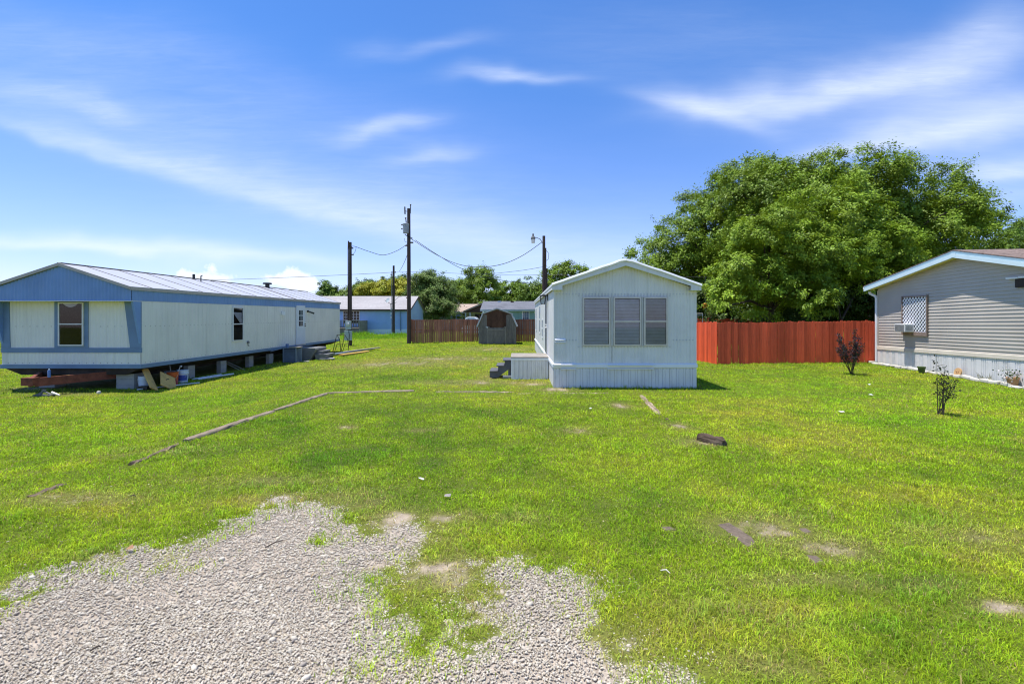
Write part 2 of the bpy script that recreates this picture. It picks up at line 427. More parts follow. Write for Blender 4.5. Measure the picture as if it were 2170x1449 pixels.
def addc(x):
    global acc
    acc = x if acc is None else mth('ADD', acc, x)
def blob(px, py, lx, ly, ang, strength, nz=None, lo=.3, sharp=1.0):
    """soft cloud streak around a sky direction; ang in degrees, positive tilts up to the right.
    sharp<1 makes the lower edge crisper than the upper edge"""
    a = (px - 1099) / 1000; b = (670 - py) / 1000; t = math.radians(ang)
    du = mth('SUBTRACT', WU, a); dv = mth('SUBTRACT', WV, b)
    p = mth('ADD', mth('MULTIPLY', du, math.cos(t)), mth('MULTIPLY', dv, math.sin(t)))
    q = mth('SUBTRACT', mth('MULTIPLY', dv, math.cos(t)), mth('MULTIPLY', du, math.sin(t)))
    p = mth('DIVIDE', p, lx / 1000); 
    if sharp != 1.0:
        neg = mth('LESS_THAN', q, 0)
        wdt = mth('ADD', ly / 1000, mth('MULTIPLY', neg, ly / 1000 * (sharp - 1)))
        q = mth('DIVIDE', q, wdt)
    else: q = mth('DIVIDE', q, ly / 1000)
    r2 = mth('ADD', mth('MULTIPLY', p, p), mth('MULTIPLY', q, q))
    g = mth('POWER', 2.718, mth('MULTIPLY', r2, -1.0))
    if nz is not None:
        g = mth('MULTIPLY', g, mth('MULTIPLY_ADD', nz, 1.5 * (1 - lo), lo - .25 * (1 - lo)))
    addc(mth('MULTIPLY', g, strength))
# long band sweeping from the left edge down to the poles
blob(150, 300, 300, 34, -17, .38, streak2, .55, .5)
blob(480, 380, 340, 50, -17, .34, streak2, .5, .45)
blob(830, 470, 330, 62, -13, .29, streak2, .5, .5)
blob(1150, 540, 380, 60, -8, .28, streak2, .5, .8)
blob(640, 330, 500, 120, -10, .20, streak, .3)
blob(130, 215, 230, 34, -12, .34, streak2, .4, .7)
blob(260, 238, 60, 16, -8, .22, streak2, .4)
blob(120, 100, 300, 90, -6, .18, streak, .3)
blob(500, 170, 320, 60, -8, .09, streak, .2)
# small wisps
blob(805, 270, 100, 21, 6, .50, streak2, .5, .8)
blob(905, 332, 95, 17, 3, .40, streak2, .5, .8)
blob(1085, 160, 115, 18, 2, .52, streak2, .5, .7)
blob(930, 100, 85, 16, 6, .24, streak2, .4)
blob(800, 95, 60, 22, 0, .14, streak2, .4)
# the right hand wing
blob(1480, 232, 140, 30, -14, .50, streak, .6, .6)
blob(1640, 222, 220, 36, 6, .44, streak, .6, .55)
blob(1860, 170, 280, 52, 14, .55, streak, .55, .75)
blob(2060, 110, 170, 70, 25, .42, streak, .6)
blob(1500, 90, 400, 90, 0, .13, streak, .3)
blob(2090, 255, 300, 66, 7, .74, streak, .65, .75)
blob(1850, 300, 160, 22, 10, .45, streak, .5)
blob(2130, 350, 170, 26, 4, .66, streak, .55, .7)
blob(2120, 400, 150, 30, 4, .3, streak, .5)
# low bands over the horizon
blob(180, 522, 330, 20, -3.5, .66, streak2, .65, .7)
blob(560, 556, 240, 17, -4, .45, streak2, .6)
blob(700, 480, 900, 90, 0, .10, streak, .4)
blob(1250, 600, 260, 40, 0, .10, streak, .5)
thin = acc
# heaped clouds low over the left roof
acc = None
blob(437, 588, 50, 24, 3, 1.15, None); blob(480, 600, 46, 14, 0, .75, None); blob(390, 596, 34, 12, 0, .55, None)
blob(634, 606, 34, 19, 0, 1.1, None); blob(600, 614, 34, 10, 0, .6, None); blob(665, 612, 24, 12, 0, .6, None)
heap = mth('MULTIPLY_ADD', mth('ADD', acc, mth('MULTIPLY', mth('SUBTRACT', puff, .5), 2.0)), 3.4, -1.5, clamp=True)
heap = mth('MULTIPLY', heap, mth('GREATER_THAN', acc, .03))
front = mth('GREATER_THAN', sx.outputs[1], 0)
cloud = mth('MULTIPLY', mth('MAXIMUM', mth('MINIMUM', mth('MULTIPLY', thin, .88), .85), mth('MULTIPLY', heap, .93)), mth('MULTIPLY_ADD', front, .6, .4), clamp=True)
tint = nt.nodes.new('ShaderNodeMixRGB'); tint.blend_type = 'MULTIPLY'; tint.inputs[0].default_value = 1
tmix = nt.nodes.new('ShaderNodeMixRGB'); tmix.inputs[1].default_value = (*SKY_LOW, 1); tmix.inputs[2].default_value = (*SKY_TINT, 1)
L.new(mth('MULTIPLY', sx.outputs[2], 2.2, clamp=True), tmix.inputs[0]); L.new(tmix.outputs[0], tint.inputs[2]); L.new(sky.outputs[0], tint.inputs[1])
mixc = nt.nodes.new('ShaderNodeMixRGB'); L.new(cloud, mixc.inputs[0]); L.new(tint.outputs[0], mixc.inputs[1])
mixc.inputs[2].default_value = (5.9, 6.4, 7.3, 1)
L.new(mixc.outputs[0], bg.inputs[0])

# ------------------------------------------------------------------ ground fields
def pol(pts): return np.array([gp(*p) for p in pts])
GRAVEL = pol([(-420, 1295), (0, 1286), (17, 1265), (62, 1211), (130, 1215), (195, 1195), (257, 1182), (344, 1174), (352, 1192), (400, 1192), (406, 1166),
 (477, 1137), (514, 1120), (522, 1104), (580, 1095), (614, 1075), (655, 1068), (700, 1079), (708, 1098), (721, 1112), (745, 1130), (790, 1125), (850, 1122), (871, 1137),
 (858, 1199), (796, 1207), (808, 1249), (829, 1307), (833, 1328), (866, 1357), (899, 1373), (965, 1373), (974, 1332), (1007, 1299), (1057, 1265), (1065, 1232),
 (1032, 1195), (1073, 1195), (1135, 1216), (1218, 1232), (1256, 1249), (1262, 1274), (1281, 1294), (1318, 1311), (1347, 1332), (1380, 1365), (1442, 1382), (1463, 1415),
 (1440, 1470), (1460, 1900), (-420, 1900)])

def poly_sd(P, x, y):
    """signed distance, positive inside"""
    d = np.full(x.shape, 1e9); ins = np.zeros(x.shape, bool); n = len(P)
    for i in range(n):
        ax, ay_ = P[i]; bx, by = P[(i + 1) % n]
        ex, ey = bx - ax, by - ay_
        t = np.clip(((x - ax) * ex + (y - ay_) * ey) / (ex * ex + ey * ey + 1e-12), 0, 1)
        d = np.minimum(d, np.hypot(x - ax - t * ex, y - ay_ - t * ey))
        c = ((ay_ > y) != (by > y)) & (x < (bx - ax) * (y - ay_) / (by - ay_ + 1e-12) + ax)
        ins ^= c
    return np.where(ins, d, -d)

def ell(x, y, px, py, rx, ry):
    """soft ellipse drawn around a photo pixel, 1 in its middle"""
    cx, cy = gp(px, py); k = cy / 1000
    y1 = gp(px, py - ry)[1]; ryw = max(abs(y1 - cy), .03)
    return np.exp(-(((x - cx) / (rx * k)) ** 2 + ((y - cy) / ryw) ** 2))

def gravel_mask(x, y, soft=.10, shift=0.0):
    g = np.zeros(x.shape); m = (y < 8.0) & (x > -12) & (x < 4)
    X, Y = x[m], y[m]
    if len(X) == 0: return g
    n1 = fbm(X, Y, .55, 4, 21) - .5; n2 = fbm(X, Y, .12, 3, 22) - .5
    sd = poly_sd(GRAVEL, X + n2 * .12, Y) + n1 * .70 + n2 * .45 - .02
    for e in ((672, 1148, 26, 20, .5), (800, 1129, 32, 8, .3), (1060, 1335, 75, 24, .34), (1110, 1308, 50, 12, .25), (1262, 1345, 60, 26, .36),
              (1330, 1405, 70, 34, .42), (1215, 1390, 60, 10, .2), (1010, 1345, 30, 16, .28), (165, 1349, 14, 6, .3), (1150, 1275, 20, 8, .2), (1400, 1380, 40, 20, .25),
              (980, 1420, 40, 8, .12), (60, 1300, 45, 14, .18), (250, 1218, 40, 8, .15)):
        sd = sd - .75 * e[4] * ell(X, Y, *e[:4]) * (1 + 2.5 * n2)
    g[m] = sstep(-soft, soft, sd + shift)
    return g

DRY = [(930, 1215, 85, 40, .95), (830, 1104, 60, 22, .9), (945, 1100, 60, 14, .7), (740, 1060, 90, 22, .5), (905, 1140, 60, 30, .7), (800, 1196, 40, 12, .9),
       (1620, 1120, 110, 26, .75), (1740, 1160, 110, 26, .55), (1700, 1230, 180, 16, .4), (2120, 1288, 60, 16, .9), (1222, 912, 30, 7, .8), (1315, 859, 26, 5, .9),
       (170, 1058, 130, 14, .6), (735, 905, 22, 5, .6), (905, 912, 40, 5, .4), (1480, 940, 40, 10, .6), (1440, 905, 30, 9, .5), (1000, 810, 120, 6, .5), (1120, 812, 40, 6, .8),
       (830, 770, 160, 8, .55), (950, 760, 150, 6, .6), (1060, 740, 90, 5, .5), (1185, 826, 40, 4, .9), (1040, 800, 25, 6, .6), (560, 1020, 200, 12, .3), (330, 955, 120, 10, .25),
       (1210, 690, 10, 3, .3), (1095, 1100, 60, 12, .3), (1040, 1300, 120, 60, .35), (1250, 1380, 160, 60, .35), (310, 1185, 160, 14, .4), (610, 1060, 140, 14, .45), (60, 1240, 90, 20, .3),
       (1000, 1190, 60, 8, .5), (1560, 1300, 200, 40, .2), (1580, 1410, 160, 30, .35), (80, 815, 60, 5, .5), (150, 826, 50, 4, .6), (2060, 1140, 200, 30, .35), (1900, 1240, 160, 14, .35)]
def dry_mask(x, y):
    d = np.zeros(x.shape)
    near = (y < 45)
    X, Y = x[near], y[near]; n = .55 * fbm(X, Y, .4, 4, 33) + .45 * fbm(X, Y, .11, 3, 34); s = np.zeros(X.shape)
    for e in DRY: s = np.maximum(s, e[4] * ell(X, Y, *e[:4]))
    d[near] = np.clip(s * (-.45 + 2.9 * n), 0, 1)
    return d

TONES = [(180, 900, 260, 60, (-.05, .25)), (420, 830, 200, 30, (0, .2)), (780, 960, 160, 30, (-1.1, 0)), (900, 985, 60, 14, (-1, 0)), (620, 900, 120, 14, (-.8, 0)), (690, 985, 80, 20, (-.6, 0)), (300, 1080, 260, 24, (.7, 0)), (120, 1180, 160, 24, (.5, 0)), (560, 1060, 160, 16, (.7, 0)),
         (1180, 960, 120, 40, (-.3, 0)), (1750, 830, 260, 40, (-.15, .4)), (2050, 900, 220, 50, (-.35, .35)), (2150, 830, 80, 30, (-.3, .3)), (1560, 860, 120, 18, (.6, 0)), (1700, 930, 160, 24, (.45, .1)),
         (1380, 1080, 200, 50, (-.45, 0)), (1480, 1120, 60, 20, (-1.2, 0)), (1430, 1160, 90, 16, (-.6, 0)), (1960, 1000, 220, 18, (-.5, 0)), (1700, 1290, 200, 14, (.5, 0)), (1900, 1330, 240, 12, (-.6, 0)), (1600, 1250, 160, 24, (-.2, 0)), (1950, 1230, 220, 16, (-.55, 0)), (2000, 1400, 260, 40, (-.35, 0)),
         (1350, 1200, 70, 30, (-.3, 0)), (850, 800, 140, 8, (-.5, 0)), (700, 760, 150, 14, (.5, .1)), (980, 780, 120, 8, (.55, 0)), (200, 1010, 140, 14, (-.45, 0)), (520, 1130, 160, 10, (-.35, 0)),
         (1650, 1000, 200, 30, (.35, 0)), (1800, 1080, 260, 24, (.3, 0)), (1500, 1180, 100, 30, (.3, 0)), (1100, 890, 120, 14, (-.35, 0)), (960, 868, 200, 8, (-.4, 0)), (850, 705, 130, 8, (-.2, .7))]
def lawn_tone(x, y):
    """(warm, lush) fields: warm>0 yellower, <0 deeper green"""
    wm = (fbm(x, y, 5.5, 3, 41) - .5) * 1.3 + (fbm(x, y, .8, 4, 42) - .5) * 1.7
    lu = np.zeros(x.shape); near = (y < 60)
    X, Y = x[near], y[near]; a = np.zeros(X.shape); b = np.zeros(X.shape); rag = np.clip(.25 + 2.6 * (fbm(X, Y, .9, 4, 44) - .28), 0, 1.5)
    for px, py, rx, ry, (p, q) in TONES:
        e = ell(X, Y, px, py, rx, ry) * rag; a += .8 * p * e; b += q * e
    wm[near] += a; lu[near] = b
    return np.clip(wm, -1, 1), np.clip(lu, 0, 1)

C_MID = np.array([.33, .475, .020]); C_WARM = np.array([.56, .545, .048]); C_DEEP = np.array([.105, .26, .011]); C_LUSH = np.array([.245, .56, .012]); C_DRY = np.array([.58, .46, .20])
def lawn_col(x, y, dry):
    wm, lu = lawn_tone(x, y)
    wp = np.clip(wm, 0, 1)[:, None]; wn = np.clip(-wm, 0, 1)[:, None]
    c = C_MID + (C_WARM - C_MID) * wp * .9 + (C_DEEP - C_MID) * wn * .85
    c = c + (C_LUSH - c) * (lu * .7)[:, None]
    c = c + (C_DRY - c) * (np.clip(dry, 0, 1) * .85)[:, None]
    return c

# ------------------------------------------------------------------ the ground sheet
def axis(a, b, fine, lo, hi, grow=1.13):
    xs = list(np.arange(a, b + 1e-6, fine)); s = fine; x = xs[-1]
    while x < hi: s *= grow; x += s; xs.append(min(x, hi))
    s = fine; x = xs[0]; left = []
    while x > lo: s *= grow; x -= s; left.append(max(x, lo))
    return np.array(left[::-1] + xs)
gx = axis(-7.5, 6.5, .05, -700, 700); gy = axis(1.5, 8.0, .045, -60, 1400, 1.045)
GX, GY = np.meshgrid(gx, gy); fx, fy = GX.ravel(), GY.ravel()
g = gravel_mask(fx, fy); dry = dry_mask(fx, fy)
zz = ground_z(fx, fy) - .012 * g
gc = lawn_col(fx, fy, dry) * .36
thatch = np.array([.13, .105, .045])
gc = gc * .72 + thatch * .28
sand = np.array([.46, .37, .27]); gcol = np.array([.42, .355, .28])
bare = np.clip((dry - .48) * 2.2, 0, 1)[:, None]
gc = gc + (sand * .85 - gc) * bare
gc = gc + (gcol - gc) * g[:, None]
ny, nx = GX.shape; idx = np.arange(ny * nx).reshape(ny, nx)
q = np.stack([idx[:-1, :-1], idx[:-1, 1:], idx[1:, 1:], idx[1:, :-1]], -1).reshape(-1, 4)
m_, nt2, out = new_mat('ground'); L2 = nt2.links
atr = N(nt2, 'ShaderNodeAttribute'); atr.attribute_name = 'col'
tc2 = N(nt2, 'ShaderNodeTexCoord')
na = N(nt2, 'ShaderNodeTexNoise'); na.inputs['Scale'].default_value = 9; na.inputs['Detail'].default_value = 8; na.inputs['Roughness'].default_value = .75
L2.new(tc2.outputs['Object'], na.inputs['Vector'])
nr = N(nt2, 'ShaderNodeMapRange'); nr.inputs['From Min'].default_value = .3; nr.inputs['From Max'].default_value = .7; nr.inputs['To Min'].default_value = .6; nr.inputs['To Max'].default_value = 1.4
L2.new(na.outputs['Fac'], nr.inputs['Value'])
hs = N(nt2, 'ShaderNodeHueSaturation'); L2.new(atr.outputs['Color'], hs.inputs['Color']); L2.new(nr.outputs[0], hs.inputs['Value'])
bs = N(nt2, 'ShaderNodeBsdfPrincipled'); bs.inputs['Roughness'].default_value = .95; bs.inputs['Specular IOR Level'].default_value = .1
L2.new(hs.outputs[0], bs.inputs['Base Color'])
bp = N(nt2, 'ShaderNodeBump'); bp.inputs['Strength'].default_value = .8; bp.inputs['Distance'].default_value = .03
nb = N(nt2, 'ShaderNodeTexNoise'); nb.inputs['Scale'].default_value = 45; nb.inputs['Detail'].default_value = 6
L2.new(tc2.outputs['Object'], nb.inputs['Vector']); L2.new(nb.outputs['Fac'], bp.inputs['Height']); L2.new(bp.outputs[0], bs.inputs['Normal'])
L2.new(bs.outputs[0], out.inputs[0])
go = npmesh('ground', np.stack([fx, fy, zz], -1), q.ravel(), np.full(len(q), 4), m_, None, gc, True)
tag(go, 'lawn soil sheet reaching the horizon', None, None, 'structure')

# ------------------------------------------------------------------ where no grass grows (under buildings, boards, slabs)
NOGRASS = []          # list of (cx, cy, ux, uy, half_len, half_wid)
def nograss_rect(x0, x1, y0, y1): NOGRASS.append(((x0 + x1) / 2, (y0 + y1) / 2, 1, 0, (x1 - x0) / 2, (y1 - y0) / 2))
def nograss_seg(a, b, hw):
    d = math.hypot(b[0] - a[0], b[1] - a[1]); NOGRASS.append(((a[0] + b[0]) / 2, (a[1] + b[1]) / 2, (b[0] - a[0]) / d, (b[1] - a[1]) / d, d / 2, hw))
def allowed(x, y):
    ok = np.ones(x.shape, bool)
    for cx, cy, ux, uy, hl, hw in NOGRASS:
        a = (x - cx) * ux + (y - cy) * uy; b = -(x - cx) * uy + (y - cy) * ux
        ok &= ~((np.abs(a) < hl) & (np.abs(b) < hw))
    return ok

def edge_boost(x, y):
    """taller grass the mower missed along walls, fences and poles"""
    b = np.zeros(x.shape)
    for x0, x1, y0, y1, s in ((8.7, 16.0, 20.55, 20.93, 1.3), (1.0, 5.35, 13.85, 14.1, 1.0), (5.3, 5.5, 14, 30, .9), (-8.9, 7, 38.75, 39.2, 1.6), (-.3, 1.05, 15.9, 16.1, .8), (-3.1, -.2, 35.7, 36, 1.2), (-16, -11.5, 14.2, 14.75, .8), (-11.9, -11.3, 15, 30, .8), (-13.7, -12.7, 36, 37, 1.6)):
        b = np.maximum(b, s * ((x > x0) & (x < x1) & (y > y0) & (y < y1)))
    return b

def blades(n, y0, y1, w, h, seg2, rng, weeds=None, given=None):
    """grass blade arrays for the strip of lawn between two distances"""
    if given is not None:
        x, y = given; n = len(x)
    elif weeds is None:
        y = np.sqrt(rng.random(n) * (y1 * y1 - y0 * y0) + y0 * y0)
        x = (rng.random(n) * 2.36 - 1.2) * y + (rng.random(n) - .5) * 1.0
    else:
        x, y = weeds; n = len(x)
    clump = fbm(x, y, .28, 3, 51)
    k = np.ones(n, bool)
    if weeds is None:
        g = gravel_mask(x, y, .42, -.02); d = dry_mask(x, y)
        dens = (1 - g) ** 1.3 * (1 - .84 * np.clip(d * 1.1, 0, 1)) * (.35 + 1.2 * clump)
        k = (rng.random(n) < dens) & allowed(x, y)
        x, y, clump, d = x[k], y[k], clump[k], d[k]
        w = np.maximum(.0040, .00128 * y); h = h * (1 + .006 * y)
    else: d = np.zeros(n)
    n = len(x)
    z = ground_z(x, y) - .004
    patch = fbm(x, y, 1.1, 3, 61)
    hh = h * (.45 + .9 * rng.random(n)) * (.55 + .9 * clump) * (.75 + .5 * patch) * (1 - .35 * np.clip(d, 0, 1))
    weed = sstep(.60, .72, fbm(x, y, .42, 4, 81)); wd_ = weed * (rng.random(n) < .5)
    if weeds is None: hh = hh * (1 + edge_boost(x, y) * rng.random(n)) * (1 + .55 * wd_)
    az = rng.random(n) * 2 * np.pi; lean = np.radians(15 + 62 * rng.random(n) ** .8)
    dx, dy = np.cos(az), np.sin(az)
    tx, ty = -dy, dx
    wv = w * (.6 + .8 * rng.random(n))
    B = np.stack([x, y, z], -1); S = np.stack([tx, ty, np.zeros(n)], -1) * (wv / 2)[:, None]
    D = np.stack([dx, dy, np.zeros(n)], -1)
    sl_, cl_ = np.sin(lean), np.cos(lean)
    tip = B + D * (hh * 1.25 * sl_)[:, None]; tip[:, 2] += hh * 1.25 * cl_ * .9
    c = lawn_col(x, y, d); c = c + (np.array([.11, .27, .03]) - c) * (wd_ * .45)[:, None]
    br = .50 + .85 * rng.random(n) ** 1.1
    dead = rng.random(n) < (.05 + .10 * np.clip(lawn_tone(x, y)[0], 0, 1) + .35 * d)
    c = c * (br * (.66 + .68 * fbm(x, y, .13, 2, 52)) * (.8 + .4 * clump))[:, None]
    c[dead] = np.array([.36, .29, .12]) * (.7 + .6 * rng.random(dead.sum()))[:, None]
    yel = rng.random(n)[:, None]; c = c * (1 + (yel - .5) * np.array([.35, .05, 0]))
    if seg2:
        mid = B + D * (hh * .55 * sl_ * .7)[:, None]; mid[:, 2] += hh * .62
        V = np.stack([B - S, B + S, mid + S * .8, mid - S * .8, tip], 1).reshape(-1, 3)
        base = np.arange(n) * 5
        loops = np.stack([base, base + 1, base + 2, base + 3, base + 3, base + 2, base + 4], -1).ravel()
        sizes = np.tile([4, 3], n); cc = np.repeat(c, 5, 0)
        cc = cc.reshape(n, 5, 3)
    else:
        V = np.stack([B - S, B + S, tip], 1).reshape(-1, 3); base = np.arange(n) * 3
        loops = np.stack([base, base + 1, base + 2], -1).ravel(); sizes = np.full(n, 3)
        cc = np.repeat(c, 3, 0).reshape(n, 3, 3)
    return V, loops, sizes, cc.reshape(-1, 3)

def join_arrays(parts):
    Vs, Ls, Ss, Cs = [], [], [], []; o = 0
    for V, l, s, c in parts:
        Vs.append(V); Ls.append(l + o); Ss.append(s); Cs.append(c); o += len(V)
    return np.concatenate(Vs), np.concatenate(Ls), np.concatenate(Ss), np.concatenate(Cs)

def make_grass():
    rng = np.random.default_rng(3)
    if 0: Z = [(2.2, 4.5, 6500, .0045, .050, True), (4.5, 7.5, 4200, .0065, .050, True), (7.5, 12, 2000, .010, .050, False), (12, 19, 950, .016, .052, False),
         (19, 30, 420, .027, .055, False), (30, 48, 190, .045, .06, False), (48, 95, 45, .09, .09, False)]
    parts = []
    yy = np.exp(np.linspace(np.log(2.2), np.log(95), 400)); D = np.minimum(9000, 7600 * (3.2 / yy) ** 1.45) * (2.27 * yy + 5)
    cdf = np.concatenate([[0], np.cumsum((D[1:] + D[:-1]) / 2 * np.diff(yy))]); n = int(cdf[-1])
    y = np.interp(rng.random(n) * cdf[-1], cdf, yy); x = rng.random(n) * (2.27 * y + 5) - 1.15 * y - 2.5
    full = rng.random(n) > sstep(7, 14, y)
    for s2 in (True, False):
        k = full if s2 else ~full
        parts.append(blades(0, 0, 0, 0, .037 if s2 else .042, s2, rng, None, (x[k], y[k])))
    V, l, s, c = join_arrays(parts)
    o = npmesh('grass', V, l, s, M['grassblade'], None, c)
    tag(o, 'short mown green lawn grass', 'grass', None, 'stuff')

def make_gravel():
    rng = np.random.default_rng(5)
    n = 510000
    x = rng.random(n) * 11.5 - 8.2; y = 1.9 + rng.random(n) * 5.2
    g = gravel_mask(x, y, .30, .06); d = dry_mask(x, y)
    vis = (np.abs(x) < 1.25 * y + 2.5)
    k = vis & (rng.random(n) < np.where(g > .5, (.42 + .62 * sstep(.35, .62, fbm(x, y, .8, 4, 77))) * (1 - .7 * np.clip(d, 0, 1)), g * .5 + .004 * (y < 6.0)))
    x, y = x[k], y[k]; n = len(x)
    # icosahedron stones
    t = (1 + 5 ** .5) / 2
    P = np.array([(-1, t, 0), (1, t, 0), (-1, -t, 0), (1, -t, 0), (0, -1, t), (0, 1, t), (0, -1, -t), (0, 1, -t), (t, 0, -1), (t, 0, 1), (-t, 0, -1), (-t, 0, 1)]) / 1.9
    F = np.array([(0, 11, 5), (0, 5, 1), (0, 1, 7), (0, 7, 10), (0, 10, 11), (1, 5, 9), (5, 11, 4), (11, 10, 2), (10, 7, 6), (7, 1, 8), (3, 9, 4), (3, 4, 2), (3, 2, 6), (3, 6, 8), (3, 8, 9), (4, 9, 5), (2, 4, 11), (6, 2, 10), (8, 6, 7), (9, 8, 1)])
    s = (.0042 + .0048 * rng.random(n) ** 2.0) * (1 + .12 * np.clip(y - 3.2, 0, 3))
    big = (rng.random(n) < .012) & (g[k] > .5); s[big] *= (1.6 + 1.3 * rng.random(big.sum()))
    V = P[None] * (1 + .5 * (rng.random((n, 12, 1)) - .5))
    V = V * np.stack([1 + .7 * rng.random(n), .7 + .4 * rng.random(n), .5 + .35 * rng.random(n)], -1)[:, None, :]
    a = rng.random(n) * 6.283; ca, sa = np.cos(a), np.sin(a)
    tl = (rng.random(n) - .5) * 1.1; ct, st = np.cos(tl), np.sin(tl)
    X, Y, Zc = V[..., 0], V[..., 1], V[..., 2]
    X, Zc = X * ct[:, None] - Zc * st[:, None], X * st[:, None] + Zc * ct[:, None]
    X, Y = X * ca[:, None] - Y * sa[:, None], X * sa[:, None] + Y * ca[:, None]
    V = np.stack([X, Y, Zc], -1) * s[:, None, None]
    V[..., 0] += x[:, None]; V[..., 1] += y[:, None]
    V[..., 2] += (ground_z(x, y) - .006 + s * .06 + rng.random(n) * .005)[:, None]
    pal = np.array([(.50, .44, .345), (.45, .39, .305), (.56, .50, .40), (.45, .375, .27), (.35, .305, .25), (.52, .445, .325)])
    c = pal[rng.choice(6, n, p=[.3, .22, .2, .12, .08, .08])] * (.84 + .3 * rng.random(n))[:, None]
    c = c * (.92 + .2 * fbm(x, y, 1.2, 3, 71))[:, None]
    C = np.repeat(c, 12, 0)
    loops = (F[None] + (np.arange(n) * 12)[:, None, None]).reshape(-1)
    m, nt, out = new_mat('gravel_stone'); b = N(nt, 'ShaderNodeBsdfPrincipled'); b.inputs['Roughness'].default_value = .85; b.inputs['Specular IOR Level'].default_value = .2
    a_ = N(nt, 'ShaderNodeAttribute'); a_.attribute_name = 'col'; nt.links.new(a_.outputs['Color'], b.inputs['Base Color']); nt.links.new(b.outputs[0], out.inputs[0])
    o = npmesh('gravel', V.reshape(-1, 3), loops, np.full(n * 20, 3), m, None, C)
    tag(o, 'loose pale grey crushed gravel of the parking pad', 'gravel', None, 'stuff')

# ------------------------------------------------------------------ plants
def leaf_quads(P, Nn, T, l, wd, c, rng):
    """rhombic leaves at P with normal Nn and long direction T"""
    n = len(P)
    T = T - Nn * (T * Nn).sum(1, keepdims=True); T /= np.linalg.norm(T, axis=1, keepdims=True) + 1e-9
    S = np.cross(Nn, T)
    l = l[:, None]; wd = wd[:, None]
    V = np.stack([P, P + T * l * .5 + S * wd * .5, P + T * l, P + T * l * .5 - S * wd * .5], 1)
    V[:, 1] += Nn * (l * .08); V[:, 3] += Nn * (l * .08)
    base = np.arange(n) * 4
    loops = np.stack([base, base + 1, base + 2, base + 3], -1).ravel()
    return V.reshape(-1, 3), loops, np.full(n, 4), np.repeat(c, 4, 0)

def unit(v): return v / (np.linalg.norm(v, axis=-1, keepdims=True) + 1e-9)

